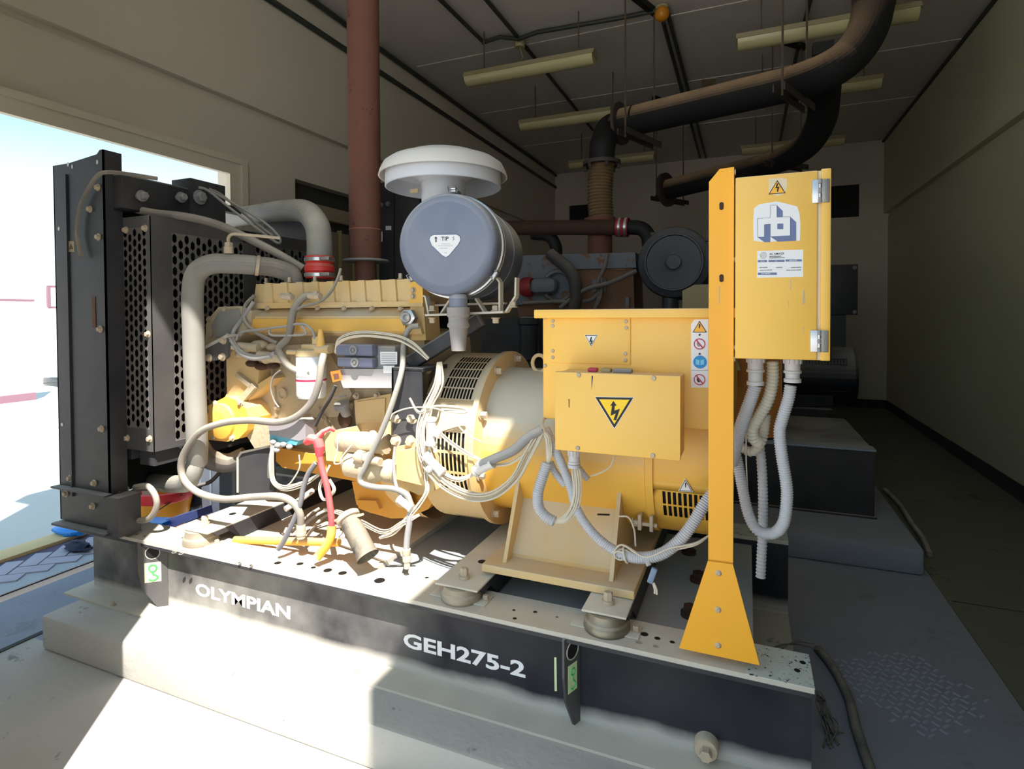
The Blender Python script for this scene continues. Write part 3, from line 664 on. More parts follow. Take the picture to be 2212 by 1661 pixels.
# fuel filter
ff = W(672, 768, Y=1.90)
g = G(); g.lathe([(0, 0), (.058, 0), (.062, -.006), (.062, -.165), (.054, -.180), (0, -.182)], ff, (0, 0, 1), 36); ffl = g.build('fuel_filter', WHT, en)
g = G(); g.lathe([(.0625, -.098), (.0628, -.100), (.0628, -.104), (.0625, -.106)], ff, (0, 0, 1), 36); g.build('filter_stripe', SRED, ffl)
g = G()
for k in range(7):
    a = R(-125+k*9); c = ff+Vector((math.cos(a)*.0622, math.sin(a)*.0622, -.086+.002*(k % 2))); g.obox(c, (.006, .0012, .007), Matrix.Rotation(a+R(90), 3, 'Z'))
q_ = g.build('filter_print', GREY, ffl, False); q_['kind'] = 'stuff'
g = G(); g.lathe([(0, .03), (.05, .03), (.06, .024), (.064, 0), (0, 0)], ff, (0, 0, 1), 28); g.box(ff.x-.03, ff.x+.09, ff.y-.03, ff.y+.08, ff.z+.012, ff.z+.05, .008); g.cyl(ff+Vector((.05, -.02, .03)), ff+Vector((.12, -.02, .03)), .018); g.cyl(ff+Vector((-.1, -.03, .015)), ff+Vector((-.04, -.03, .015)), .010); g.build('filter_head', YELD, en)
p = W(693, 745, Y=1.88); g = G(); g.lathe([(0, .07), (.009, .07), (.018, .012), (.018, 0), (0, 0)], p+Vector((0, 0, -.005)), (0, 0, 1), 18); g.build('primer_cap', YEL, en)
G().box(p.x-.05, p.x-.02, p.y, p.y+.03, p.z-.02, p.z+.035, .006).build('sensor', YELD, en)
# control module
a = W(742, 745, Y=1.90); b = W(845, 836, Y=1.90)
g = G(); g.box(a.x, b.x+.02, 1.90, 2.0, b.z, a.z, .008); ecm = g.build('control_module', GREY, en)
g = G(); a = W(725, 797, Y=1.89); b = W(735, 818, Y=1.89); g.pp([(732, 797), (850, 797), (850, 838), (742, 838), (732, 815)], 1.885, .06); g.build('module_guard', mat('pale_grey_guard', (182, 178, 178), .6, dust=.6, var=.06), en, False)
for k, (y0, y1) in enumerate(((742, 770), (771, 795))):
    g = G(); a = W(724+k*3, y0, Y=1.86); b = W(804, y1, Y=1.86); g.box(a.x, b.x, 1.86, 1.90, b.z, a.z, .008); c = g.build('connector', mat('blue_grey_plastic', (104, 110, 136), .5, dust=.5, var=.05), ecm)
    p = W(765+k*3, (y0+y1)/2, Y=1.86); g = G(); g.lathe([(.019, 0), (.019, -.008), (.012, -.008), (.012, -.003), (.006, -.003), (.006, -.009), (0, -.009)], p, (0, 1, 0), 20); g.build('connector_screw', GREY, ecm)
G().pp([(821, 760), (858, 760), (858, 787), (822, 787)], 1.8985, .001).build('data_label', PAPER, ecm, False)
g = G(); 
for k in range(5): g.pp([(824, 764+k*4.5), (855, 764+k*4.5), (855, 765.2+k*4.5), (824, 765.2+k*4.5)], 1.8978, .0005)
g.build('label_lines', GREY, ecm, False)
G().pp([(828, 790), (852, 790), (852, 806), (828, 806)], 1.884, .001).build('small_label', PAPER, ecm, False)
G().pp([(713, 803), (734, 799), (740, 820), (719, 826)], 1.86, .001).build('warning_tag', ORST, ecm, False)
g = G(); g.pp([(719, 808), (731, 806), (733, 818), (722, 820)], 1.859, .0005); g.build('tag_print', RUST, ecm, False)
# black upright and brace for the air cleaner
g = G(); g.pp([(846, 800), (911, 800), (912, 905), (848, 905)], 1.86, .008); a = W(846, 795, Y=1.86); b = W(914, 797, Y=1.86); g.box(a.x, b.x, 1.86, 2.05, a.z-.012, a.z+.004, .002); g.box(a.x, a.x+.008, 1.86, 2.05, W(848, 905, Y=1.86).z, a.z)
g.build('upright_bracket', NAVY, en, False)
g = G(); g.beam(W(885, 785, Y=1.93), W(1040, 690, Y=2.02), .075, .06, (0, 0, 1), .006); g.build('brace', NAVY, en)
g = G(); g.pp([(847, 905), (912, 890), (918, 988), (905, 990), (848, 962)], 1.865, .02); fb = g.build('foot_plate', NAVYD, en, False)
for (x, y) in ((857, 902), (891, 903), (856, 951), (888, 953)): G().hexb(W(x, y, Y=1.865), (0, -1, 0), .016, .02).build('bolt', BOLT, en)
# flywheel housing and starter
g = G(); g.pp([(850, 965), (912, 955), (935, 980), (938, 1060), (905, 1070), (853, 1045)], 1.86, .14); g.build('flywheel_housing', YELD, en, False)
g = G(); g.pp([(856, 975), (900, 968), (918, 1050), (856, 1035)], 1.83, .04); g.build('housing_boss', YELD, en, False)
g = G(); g.lathe([(.33, 0), (.33, .10), (.30, .16), (.24, .18)], (-1.28, 2.27, .86), (-1, 0, 0), 40); g.build('bell_housing', YELD, en)
a = W(735, 953, Y=1.86); b = W(822, 958, Y=1.86)
g = G(); g.lathe([(0, 0), (.036, 0), (.042, .008), (.042, .10), (.044, .105), (.044, .13), (.040, .14), (.040, .23), (0, .23)], a, b-a, 24); g.build('starter_motor', YELD if 0 else TAN, en)
a2 = W(745, 1000, Y=1.85); b2 = W(830, 1015, Y=1.87)
g = G(); g.lathe([(0, 0), (.03, 0), (.05, .02), (.052, .09), (.06, .10), (.062, .14), (.045, .17), (.045, .24), (0, .24)], a2, b2-a2, 24); g.ball(W(805, 940, Y=1.87), .02); g.ball(W(838, 1020, Y=1.85), .035); g.cyl(W(768, 985, Y=1.81), W(822, 998, Y=1.80), .016); g.lathe([(.024, 0), (.024, .03), (.018, .03), (.018, .045), (.024, .045), (.024, .06), (0, .06)], W(772, 985, Y=1.805), b2-a2, 16)
g.build('starter_solenoid', TAN, en)
g = G(); g.pp([(700, 935), (752, 925), (760, 1000), (705, 995)], 1.93, .10); g.build('starter_flange', YELD, en, False)
# casting details on the block
for x, y in ((605, 815), (640, 900), (700, 905), (770, 855), (815, 853), (838, 925), (775, 930), (600, 880), (560, 875), (925, 800)):
    G().hexb(W(x, y, Y=YE+.01), (0, -1, 0), .010, .014).build('bolt', BOLT, en)
for x, y, r_ in ((612, 850, .026), (655, 920, .020), (808, 895, .024)):
    g = G(); g.lathe([(0, -.004), (r_*.75, -.004), (r_*.8, -.010), (r_, -.010), (r_, .02)], W(x, y, Y=YE+.015), (0, 1, 0), 22); g.build('core_plug', TAN, en)
for a_, b_ in (((590, 790), (600, 900)), ((760, 870), (745, 925)), ((690, 880), (720, 935))):
    G().beam(W(*a_, Y=YE+.02), W(*b_, Y=YE+.02), .014, .03, (0, 1, 0), .004).build('casting_rib', TAN, en)
G().pp([(770, 868), (832, 860), (830, 912), (772, 915)], YE+.002, .012).build('access_cover', YELD, en, False)
# oil pan
YO = 2.02
g = G(); g.pp([(590, 965), (700, 985), (870, 1005), (938, 1035), (936, 1062), (770, 1040), (610, 1010), (590, 990)], YO-.02, .46); g.build('pan_rail', YELR, en, False)
prof = [(760, 1040), (770, 1090), (795, 1106), (845, 1120), (880, 1119), (925, 1100), (938, 1080), (938, 1045)]
g = G(); g.pp(prof, YO+.02, .42); o = g.build('oil_pan', YELR, en, False)
g = G(); g.pp([(770, 1080), (812, 1082), (820, 1100), (800, 1108), (775, 1098)], YO, .05); g.build('pan_lug', YELR, en, False)
# filler cap on block side
c = W(742, 880, Y=1.98)
g = G(); g.tube([c+Vector((0, .03, -.05)), c+Vector((0, 0, 0))], .022, 14); g.lathe([(0, .01), (.032, .01), (.034, 0), (.034, -.012), (0, -.012)], c+Vector((0, -.01, .012)), (0, -.4, 1), 20); g.beam(c+Vector((-.03, -.02, .045)), c+Vector((.03, -.02, .055)), .006, .006); g.build('oil_filler', GREY, en)
g = G(); g.ball(W(745, 905, Y=2.0), .035, 1, .6, 1.2); g.build('oily_patch', RUSTD, en)
# relay box
g = G(); g.pp([(580, 920), (586, 908), (652, 906), (660, 915), (660, 948), (645, 952), (582, 938)], 1.80, .06); rb = g.build('relay_box', mat('relay_grey', (150, 144, 150), .4, dust=.6, var=.08), en, False)
g = G(); g.pp([(583, 938), (650, 944), (640, 962), (583, 952)], 1.805, .04); g.build('relay_label', TEAL, rb, False)
# black battery bracket plate
g = G(); g.pp([(512, 985), (520, 978), (575, 966), (592, 974), (592, 1062), (545, 1066), (518, 1068), (512, 1062)], 1.83, .010); g.build('stop_plate', NAVY, en, False)
g = G(); g.pp([(511, 988), (519, 976), (577, 963), (578, 967), (521, 980), (514, 990), (514, 1064), (511, 1064)], 1.826, .02); g.build('plate_edge', DUSTY, en, False)
# top bracket & lifting eye
g = G(); g.torus(W(1165, 785, Y=2.2)+Vector((0, 0, 0)), (.3, 1, 0), .035, .008, 20, 8); g.build('lifting_eye', YELD, en)

# ---- pipes on the engine
def pipe(name, pth, r, m, label, cat='pipe', grp=None, seg=18, sm=8, extra=None):
    g = G(); g.tube(P(pth), r, seg, sm); o = g.build(name, m)
    return tag(o, label, cat, grp)
ct = thing('coolant_pipe', W(425, 900, Y=1.74), 'thick dusty coolant pipe rising in front of the fan guard', 'pipe')
G().tube(P([(425, 1000, 1.78), (426, 950, 1.76), (422, 850, 1.76), (418, 720, 1.76), (416, 640, 1.76), (424, 592, 1.77), (455, 571, 1.80), (505, 570, 1.86), (550, 573, 1.93)]), .044, 20, 8).build('pipe', PIPEG, ct)
G().tube(P([(545, 573, 1.92), (590, 578, 2.0), (628, 592, 2.05), (636, 615, 2.06)]), .043, 18, 8).build('rubber_hose', HOSE, ct)
p = W(553, 573, Y=1.935); q = W(560, 574, Y=1.945); G().lathe([(.047, 0), (.047, .014)], p, q-p, 24).build('clamp', BOLT, ct)
p = W(494, 548, Y=1.84); g = G(); g.cyl(p, p+Vector((0, 0, .03)), .02); g.hexb(p+Vector((0, 0, .02)), (0, 0, 1), .018, .03, False); g.tube([p+Vector((0, 0, .05)), p+Vector((0, 0, .07)), p+Vector((.03, 0, .085)), p+Vector((.10, .03, .080)), p+Vector((.2, .1, .07))], .007, 8, 5); g.build('vent_fitting', BOLT, ct)
pipe('coolant_hose', [(425, 990, 1.78), (412, 1030, 1.76), (395, 1045, 1.80), (330, 1040, 1.95), (275, 1026, 2.1)], .040, PIPEG, 'thick pale hose running low under the fan guard to the radiator foot', 'hose')
ip = thing('charge_air_pipe', W(685, 500, Y=2.18), 'bent charge air pipe with red silicone sleeve above the engine', 'pipe')
G().tube(P([(455, 482, 2.88), (510, 470, 2.75), (560, 462, 2.60), (620, 455, 2.40), (660, 458, 2.22), (684, 485, 2.14), (690, 520, 2.12), (690, 560, 2.11)]), .058, 24, 8).build('pipe', PIPEG, ip)
p = W(690, 553, Y=2.11); g = G(); g.lathe([(.060, 0), (.066, -.004), (.066, -.03), (.060, -.036), (.068, -.05), (.068, -.072), (.062, -.078), (.066, -.092), (.064, -.105)], p, (0, 0, 1), 30); g.build('red_sleeve', RED, ip)
for dz in (-.010, -.082):
    g = G(); g.lathe([(.068, 0), (.070, -.002), (.070, -.016), (.068, -.018)], p+Vector((0, 0, dz)), (0, 0, 1), 30); g.box(p.x+.045, p.x+.10, p.y-.055, p.y-.035, p.z+dz-.016, p.z+dz, .003); g.build('hose_clamp', CHROME, ip)
bh = thing('bleed_pipe', W(480, 480, Y=1.9), 'long grey bleed hose slanting from the header tank to the engine', 'hose')
G().tube(P([(268, 437, 1.72), (290, 450, 1.74), (330, 460, 1.78), (400, 468, 1.85), (470, 485, 1.92), (540, 517, 1.98), (600, 548, 2.04), (655, 580, 2.10)]), .019, 12, 8).build('hose', HOSE, bh)
p = W(272, 436, Y=1.715); G().torus(p, (.7, .1, -.5), .02, .005, 16, 6).build('clamp', BOLT, bh)
for k, pth in enumerate(([(430, 405, 2.0), (450, 412, 2.02), (500, 452, 2.06), (560, 497, 2.12), (600, 525, 2.16), (603, 512, 2.16), (570, 480, 2.14), (500, 437, 2.08), (450, 410, 2.03)], [(452, 408, 2.03), (480, 422, 2.08), (540, 472, 2.15), (590, 510, 2.18)])):
    pipe('thin_line', pth, .0065, PIPEG, ['thin bent grey line looping down from the header tank over the guard', 'short thin grey line beside the looped one above the fan guard'][k], 'line', 'thin lines over the fan guard', 8)

# exhaust riser
ex = thing('exhaust_stack', (-1.84, 2.45, 1.62), 'rusty brown exhaust stack rising from the engine past the ceiling', 'exhaust')
c = W(790, 590, Y=2.45)
g = G(); g.tube([(c.x, 2.45, 1.735), (c.x, 2.45, 3.30)], .082, 36); g.build('pipe', RUST, ex)
g = G(); g.tube([(c.x, 2.45, 3.26), (c.x, 2.45, 3.36), (c.x+.03, 2.46, 3.46), (c.x+.14, 2.5, 3.54), (c.x+.3, 2.55, 3.58), (c.x+.9, 2.7, 3.62), (c.x+.9, 2.7, 4.1)], .085, 32, 8); g.build('elbow', RUSTD, ex)
g = G(); g.torus((c.x, 2.45, 1.895), (0, 0, 1), .082, .0025, 36, 6); g.build('weld', mat('weld_rust', (176, 118, 92), .7, var=.3, scale=50), ex)
g = G(); g.lathe([(.055, .004), (.118, .004), (.120, 0), (.118, -.006), (.055, -.006)], (c.x, 2.45, 1.735), (0, 0, 1), 36); g.build('rain_collar', GREY, ex)
g = G(); g.tube([(c.x, 2.45, 1.735), (c.x, 2.45, 1.58)], .055, 28); g.build('outlet_pipe', RUST, ex)

# ================================================================== ALTERNATOR
al = thing('alternator', (-.6, 2.25, .6), 'yellow drum alternator with slotted guard ring and terminal box', 'alternator')
AY, AZc = 2.25, .925
def ring(Rr): return lambda u, v: Vector((u, AY-Rr*math.cos(R(v)), AZc+Rr*math.sin(R(v))))
fn = ring(.355); RX0, RX1 = -1.19, -.95
g = G()
def patch(v0, v1, x0=RX0, x1=RX1, n=None):
    n = n or max(2, int((v1-v0)/6))
    for i in range(n):
        a = v0+(v1-v0)*i/n; b = v0+(v1-v0)*(i+1)/n; g.add([fn(x0, a), fn(x1, a), fn(x1, b), fn(x0, b)], [(0, 1, 2, 3)])
gx0, gx1 = -1.125, -.985
ZN = [(-74, -58, 10, 1), (-26, 13, 8, 3), (33, 75, 10, 5)]
prev = -180
for v0, v1, nu, nv in ZN:
    patch(prev, v0); patch(v0, v1, RX0, gx0); patch(v0, v1, gx1, RX1)
    g.slots(lambda u, v: fn(u, v), gx0, gx1, v0, v1, nu, nv, .62, .86, False); prev = v1
patch(prev, 180)
o = g.build('guard_ring', YELD, al); tag(o, kind='stuff')
g = G(); g.lathe([(.340, 0), (.340, .22)], (-1.18, AY, AZc), (1, 0, 0), 48); g.build('ring_inside', BLK, al)
g = G(); g.lathe([(.345, -.022), (.366, -.022), (.366, 0), (.300, .004), (.300, -.02)], (-.945, AY, AZc), (1, 0, 0), 64); g.build('ring_flange', YELD, al)
for d in (25, 62, -55, 100, -15):
    p = Vector((-.942, AY-.335*math.cos(R(d)), AZc+.335*math.sin(R(d)))); G().hexb(p, (1, 0, 0), .014, .022).build('bolt', BOLT, al)
g = G(); g.lathe([(.30, 0), (.296, .02), (.295, .62)], (-.945, AY, AZc), (1, 0, 0), 64); g.build('stator_body', YELT, al)
g = G(); g.lathe([(.295, 0), (.303, 0), (.303, .026), (.295, .026)], (-.323, AY, AZc), (1, 0, 0), 64); g.build('clamp_band', YEL, al)
fn2 = ring(.295); g = G()
def patch2(v0, v1, x0=-.297, x1=-.06):
    n = max(2, int((v1-v0)/6))
    for i in range(n):
        a = v0+(v1-v0)*i/n; b = v0+(v1-v0)*(i+1)/n; g.add([fn2(x0, a), fn2(x1, a), fn2(x1, b), fn2(x0, b)], [(0, 1, 2, 3)])
patch2(-180, -72); patch2(-72, -66, -.297, -.25); g.slots(fn2, -.25, -.08, -72, -66, 10, 1, .62, .8, False); patch2(-66, -38); patch2(-38, -15, -.297, -.27); g.slots(fn2, -.27, -.08, -38, -15, 11, 2, .62, .86, False); patch2(-38, -15, -.08, -.06); patch2(-72, -66, -.08, -.06); patch2(-15, 180)
o = g.build('end_cover', YEL, al); tag(o, kind='stuff')
g = G(); g.lathe([(.285, 0), (.285, .20), (0, .20)], (-.28, AY, AZc), (1, 0, 0), 48); g.build('cover_inside', CORE, al)
g = G(); g.lathe([(.295, 0), (.25, .012), (0, .012)], (-.06, AY, AZc), (1, 0, 0), 48); g.build('end_plate', YEL, al)
p = W(1398, 1125, Y=2.03); g = G(); g.box(p.x-.025, p.x-.012, p.y-.05, p.y-.01, p.z-.02, p.z+.035, .003); g.box(p.x+.015, p.x+.028, p.y-.05, p.y-.01, p.z-.02, p.z+.035, .003); g.hexb(p+Vector((-.045, -.035, 0)), (1, 0, 0), .012, .02); g.cyl(p+Vector((-.03, -.035, 0)), p+Vector((.04, -.035, 0)), .007); g.build('clamp_bolt', BOLT, al)
# foot: two web plates, sloping saddle plate, flange
g = G(); g.pp([(1088, 1165), (1095, 1085), (1120, 1085), (1096, 1168)], 1.86, .45)
xa = W(1090, 1160, Y=1.86).x; xb = W(1318, 1200, Y=1.86).x
g = G(); 
fp = [(1.84, .56), (1.98, .83), (2.25, .64), (2.52, .83), (2.66, .56)]
for x in (xa, xb): g.prism([(x, a, b) for a, b in fp], (.014, 0, 0))
g.build('foot_web', YELD, al, False)
g = G(); g.prism([(xa+.014, 1.90, .56), (xa+.014, 1.90, .575), (xa+.014, 2.03, .76), (xa+.014, 2.10, .70), (xa+.014, 2.05, .56)], (xb-xa-.014, 0, 0)); g.build('foot_saddle', YELD, al, False)
xc_ = W(1040, 1180, Y=1.80).x; xd_ = W(1370, 1235, Y=1.80).x
g = G(); g.box(xc_, xd_, 1.80, 2.70, .535, .562, .003); g.build('foot_flange', YELD, al, False)
g = G(); g.pp([(1290, 1111), (1316, 1112), (1316, 1114), (1290, 1113)], 1.955, .01); g.build('paint_scratch', BLK, al, False)
# terminal box
tb = thing('terminal_box', (-.35, 2.2, 1.22), 'wide yellow steel terminal box on top of the alternator', 'terminal box')
g = G(); g.box(-.655, -.04, 1.85, 2.65, 1.088, 1.452, .004); g.build('body', YELC, tb)
g = G(); g.box(-.680, -.02, 1.828, 2.67, 1.436, 1.466, .004); g.build('lid', YELC, tb)
a = W(1190, 683, Y=1.848); b = W(1362, 788, Y=1.848)
g = G(); g.box(a.x, b.x, 1.845, 1.85, b.z, a.z, .002); cvp = g.build('cover_plate', YELC, tb)
for x, y in ((1194, 693), (1194, 704), (1352, 694), (1353, 708), (1194, 758), (1194, 772), (1351, 764), (1351, 778)):
    p = W(x, y, Y=1.845); g = G(); g.lathe([(0, -.004), (.005, -.003), (.0068, 0)], p, (0, 1, 0), 12); g.build('rivet', BOLT, cvp)
for x, y in ((1177, 686), (1177, 790)):
    p = W(x, y, Y=1.848); g = G(); g.lathe([(0, -.004), (.005, -.003), (.0068, 0)], p, (0, 1, 0), 12); g.build('rivet', BOLT, tb)
def polyin(pts, c, k): return [((x-c[0])*k+c[0], (y-c[1])*k+c[1]) for x, y in pts]
def tri_sign(pts, Y, mface, parent, c=None, wborder=None, bolt=None, k1=.80):
    cx = sum(p[0] for p in pts)/3; cy = sum(p[1] for p in pts)/3; c = (cx, cy)
    if wborder: G().pp(polyin(pts, c, wborder), Y, .0006).build('sign_edge', PAPER, parent, False)
    o = G().pp(pts, Y-.0006, .0006).build('sign_outline', INK, parent, False)
    G().pp(polyin(pts, c, k1), Y-.0012, .0006).build('sign_face', mface, o, False)
    if bolt: G().pp(bolt, Y-.0018, .0006).build('sign_symbol', INK, o, False)
    return o
tri_sign([(1264, 724), (1290, 724), (1277, 748)], 1.844, PAPER, tb, wborder=1.12, k1=.86, bolt=[(1276, 728), (1279, 728), (1277, 736), (1281, 735), (1277, 744), (1275, 744), (1276.5, 738), (1273, 739)])
# sticker strip with pictograms
st0 = G().pp([(1493, 700), (1500, 690), (1530, 689), (1530, 837), (1493, 837)], 1.849, .001).build('pictogram_label', PAPER, tb, False)
tri_sign([(1511, 693), (1527, 718), (1496, 718)], 1.8485, SORA, tb, k1=.84, bolt=[(1509.5, 700), (1513, 700), (1512, 709), (1510, 709)])
def disc(px, py, rp, Y, m, par, name='sign_disc', rr=None):
    p = W(px, py, Y=Y); r_ = pxm(rp, p); g = G()
    if rr: g.lathe([(r_*rr, 0), (r_*rr, -.0006), (r_, -.0006), (r_, 0)], p, (0, 1, 0), 26)
    else: g.tube([p, p+Vector((0, -.0006, 0))], r_, 26)
    return g.build(name, m, par)
for py, in ((743,), (820,)):
    disc(1511, py, 12, 1.848, SRED, st0, 'sign_ring', .84)
    G().pp([(1502, py-9), (1504, py-10.5), (1520, py+9), (1518, py+10.5)], 1.8472, .0006).build('sign_bar', SRED, st0, False)
    G().pp([(1506, py-6), (1509, py-5), (1510, py+2), (1513, py+5), (1508, py+6), (1505, py+1)], 1.8478, .0004).build('sign_symbol', INK if py > 800 else GREY, st0, False)
disc(1512, 782, 14, 1.848, SBLU, st0)
for pts in ([(1503, 776), (1511, 778), (1511, 789), (1503, 787)], [(1513, 778), (1521, 776), (1521, 787), (1513, 789)]):
    G().pp(pts, 1.8470, .0006).build('sign_book', mat('sign_light_blue', (120, 200, 236), .5, var=.02), st0, False)
for y in (723, 764): G().pp([(1510, y-2), (1513, y-2), (1513, y), (1515, y), (1511.5, y+3), (1508, y), (1510, y)], 1.848, .0006).build('sign_arrow', INK, st0, False)
G().pp([(1493, 799.5), (1530, 799.5), (1530, 800.5), (1493, 800.5)], 1.848, .0006).build('label_joint', GREY, st0, False)
p = W(1481, 1050, Y=1.96)
tri_sign([(1480, 1036), (1495, 1062), (1467, 1060)], 1.952, PAPER, al, wborder=1.15, k1=.84, bolt=[(1479.5, 1043), (1482.5, 1043), (1482, 1053), (1480, 1053)])

# junction box in front
jb = thing('junction_box', (-.375, 1.79, 1.017), 'yellow steel junction box with a black and yellow lightning sign', 'junction box')
g = G(); g.box(-.567, -.183, 1.735, 1.85, 1.017, 1.262, .003); g.build('body', YELC, jb)
g = G(); g.box(-.569, -.181, 1.72, 1.737, 1.015, 1.266, .003); lidj = g.build('cover', YELC, jb)
for x, y in ((1250, 810), (1412, 817), (1248, 968), (1410, 984)):
    p = W(x, y, Y=1.72); g = G(); g.lathe([(0, -.004), (.006, -.004), (.008, 0)], p, (0, 1, 0), 14); g.build('screw', BOLT, lidj)
tri_sign([(1286, 858), (1368, 859), (1327, 925)], 1.7195, SYEL, jb, wborder=1.05, k1=.80,
         bolt=[(1325, 866), (1332, 876), (1328, 876.5), (1327, 887), (1339, 883), (1331, 908), (1325, 907), (1330, 893), (1319, 898), (1322, 876), (1318, 877)])
G().pp([(1278, 812), (1281, 812), (1279, 830), (1277.5, 842)], 1.7194, .0005).build('scratch', INK, jb, False)
G().pp([(1228, 862), (1230, 862), (1230, 880), (1228.5, 880)], 1.7194, .0005).build('scratch', INK, jb, False)
for x0, x1, m in ((1271, 1291, mat('magenta_plastic', (196, 60, 96), .5, var=.05)), (1299, 1321, CREAMC), (1325, 1366, GREY)):
    p = W((x0+x1)/2, 803, Y=1.80); hw = pxm((x1-x0)/2, p); g = G(); g.box(p.x-hw, p.x+hw, 1.785, 1.815, 1.262, 1.275, .004)
    tag(g.build('indicator_cap', m), {1271: 'small round magenta cap on top of the yellow junction box', 1299: 'small round beige cap on top of the junction box, middle of three', 1325: 'wider grey cap on top of the junction box'}[x0], 'cap')
for x in (1292, 1438):
    p = W(x, 985, Y=1.78); g = G(); g.lathe([(.014, .0), (.014, -.012), (0, -.012)], (p.x, 1.78, 1.017), (0, 0, 1), 16); g.build('plug', BOLT, jb)

# ================================================================== CABINET AND POST
po = thing('cabinet_post', (-.07, 1.67, .468), 'orange yellow steel post with a flared foot bolted on the base rail', 'post')
g = G(); 
xl, xr = -.100, -.035
g.prism([(xl, 1.67, .72), (xl, 1.67, 1.815), (xl+.028, 1.67, 1.848), (xr, 1.67, 1.850), (xr, 1.67, .72)], (0, .004, 0))
g.box(xr-.004, xr, 1.674, 1.73, .50, 1.850); g.box(xl, xl+.004, 1.674, 1.70, .50, 1.812)
g.build('channel', YELP, po, False)
g = G(); g.pp([(1529, 1212), (1583, 1219), (1641, 1437), (1467, 1400)], 1.662, .006)
fo = g.build('foot_plate', YELP, po, False)
for x, y in ((1552, 1238), (1551, 1317), (1551, 1394)):
    p = W(x, y, Y=1.662); g = G(); g.lathe([(0, -.004), (.004, -.005), (.008, -.002), (.009, 0)], p, (0, 1, 0), 14); g.build('screw', BOLT, fo)
for y in (445, 601):
    g = G(); c = W(1558.5, y, Y=1.6696); a = pxm(4.5, c); b = pxm(8.5, c)
    pts = [c+Vector((math.cos(t*math.pi/8)*a, 0, (b-a)*(1 if math.sin(t*math.pi/8) >= 0 else -1)+math.sin(t*math.pi/8)*a)) for t in range(16)]
    g.prism(pts, (0, -.0006, 0)); g.build('slot', RUSTD, po, False)
G().pp([(1553, 618), (1555, 618), (1554.5, 657), (1552.5, 657)], 1.6694, .0005).build('scratch', BOLT, po, False)
cb = thing('control_cabinet', (.08, 1.75, 1.326), 'yellow control cabinet with steel hinges and white emblem sticker on the post', 'cabinet')
CY = 1.66
g = G(); g.box(-.031, .196, CY+.004, CY+.17, 1.326, 1.818, .004); g.build('body', YELC, cb)
dr = G().box(-.031, .166, CY-.006, CY+.004, 1.327, 1.817, .003).build('door', YELC, cb)
sp_ = G().box(.174, .197, CY-.006, CY+.004, 1.326, 1.820, .003).build('hinge_stile', YELC, cb)
G().box(.1655, .1745, CY+.0005, CY+.004, 1.328, 1.816).build('door_gap', GLUE, cb, False)
for cy in (413, 737):
    a = W(1754 if cy < 500 else 1750, cy-24, Y=CY-.006); b = W(1792 if cy < 500 else 1789, cy+24, Y=CY-.006)
    h = G().box(a.x, b.x, CY-.010, CY-.006, b.z, a.z, .003).build('hinge', CHROME, cb)
    mx_ = .171; hz = (a.z-b.z)/5
    for k in range(5):
        g = G(); g.cyl((mx_, CY-.012, b.z+hz*k+.0008), (mx_, CY-.012, b.z+hz*(k+1)-.0008), .0048, seg=12); g.build('knuckle', CHROME if k % 2 else GREY, h)
for x, y in ((1589, 372), (1586, 750), (1586, 775), (1590, 560)):
    p = W(x, y, Y=CY+.02); G().hexb(Vector((-.031, p.y, p.z)), (-1, 0, 0), .006, .008).build('screw', BOLT, cb)
DY = CY-.0064
G().pp([(1660, 386), (1690, 384), (1700, 386), (1700, 405), (1694, 418), (1680, 424), (1670, 420), (1661, 414)], DY, .0004).build('glue_patch', GLUE, dr, False)
tri_sign([(1679, 389), (1697, 417), (1660, 420)], DY-.0002, SORA, dr, k1=.84, bolt=[(1678, 396), (1681, 396), (1679, 404), (1684, 403), (1681, 411), (1682, 412), (1679.5, 415), (1678, 411.5), (1679.5, 406), (1675, 407)])
G().pp([(1629, 450), (1640, 441), (1660, 438), (1678, 435), (1700, 440), (1722, 446), (1727, 460), (1729, 485), (1728, 520), (1700, 520), (1650, 523), (1628, 520), (1627, 480)], DY, .0004).build('emblem_patch', PAPER, dr, False)
for pts in ([(1636, 512), (1651, 512), (1651, 485), (1664, 484), (1664, 523), (1651, 523)], [(1678, 443), (1691, 456), (1691, 468), (1678, 469)], [(1707, 468), (1720, 480), (1720, 520), (1680, 522), (1664, 511), (1707, 509)], [(1679, 483), (1692, 483), (1692, 495), (1679, 495)]):
    G().pp(pts, DY-.0003, .0003).build('emblem_shade', LOGB, dr, False)
# fine outline of the emblem
g = G()
ol = [(1636, 512), (1636, 472), (1664, 470), (1664, 443), (1678, 443), (1678, 469), (1707, 468), (1707, 509), (1664, 511), (1664, 484), (1651, 485), (1651, 512), (1636, 512)]
for a, b in zip(ol, ol[1:]): g.tube([W(a[0], a[1], Y=DY-.0005), W(b[0], b[1], Y=DY-.0005)], .0004, 4)
g.build('emblem_outline', LOGB, dr)
lb = G().pp([(1635.5, 542), (1735, 539), (1735, 598), (1635.5, 600)], DY, .0004).build('service_label', PAPER, dr, False)
def ltxt(s_, px, py, size, m=None):
    return text(s_, 'label_print', size, m or INK, face(W(px, py, Y=DY-.0003)), lb, .0001, .0001, 1.05, 'LEFT')
t = ltxt('AL EMADI', 1662, 549, .0076); ltxt('MAINTENANCE', 1662, 554.5, .0038); ltxt('& TRANSPORTATION', 1662, 557.5, .0036)
for y, it in ((578, ((1641, 'OIL CHANGE'), (1677, 'FLUSHING'), (1709, 'FILTER CHANGE'))), (584, ((1641, 'TRANS. OIL CHANGE'), (1698, 'TRANS. FILTER CHANGE')))):
    for x, s_ in it: ltxt(s_, x, y, .0030)
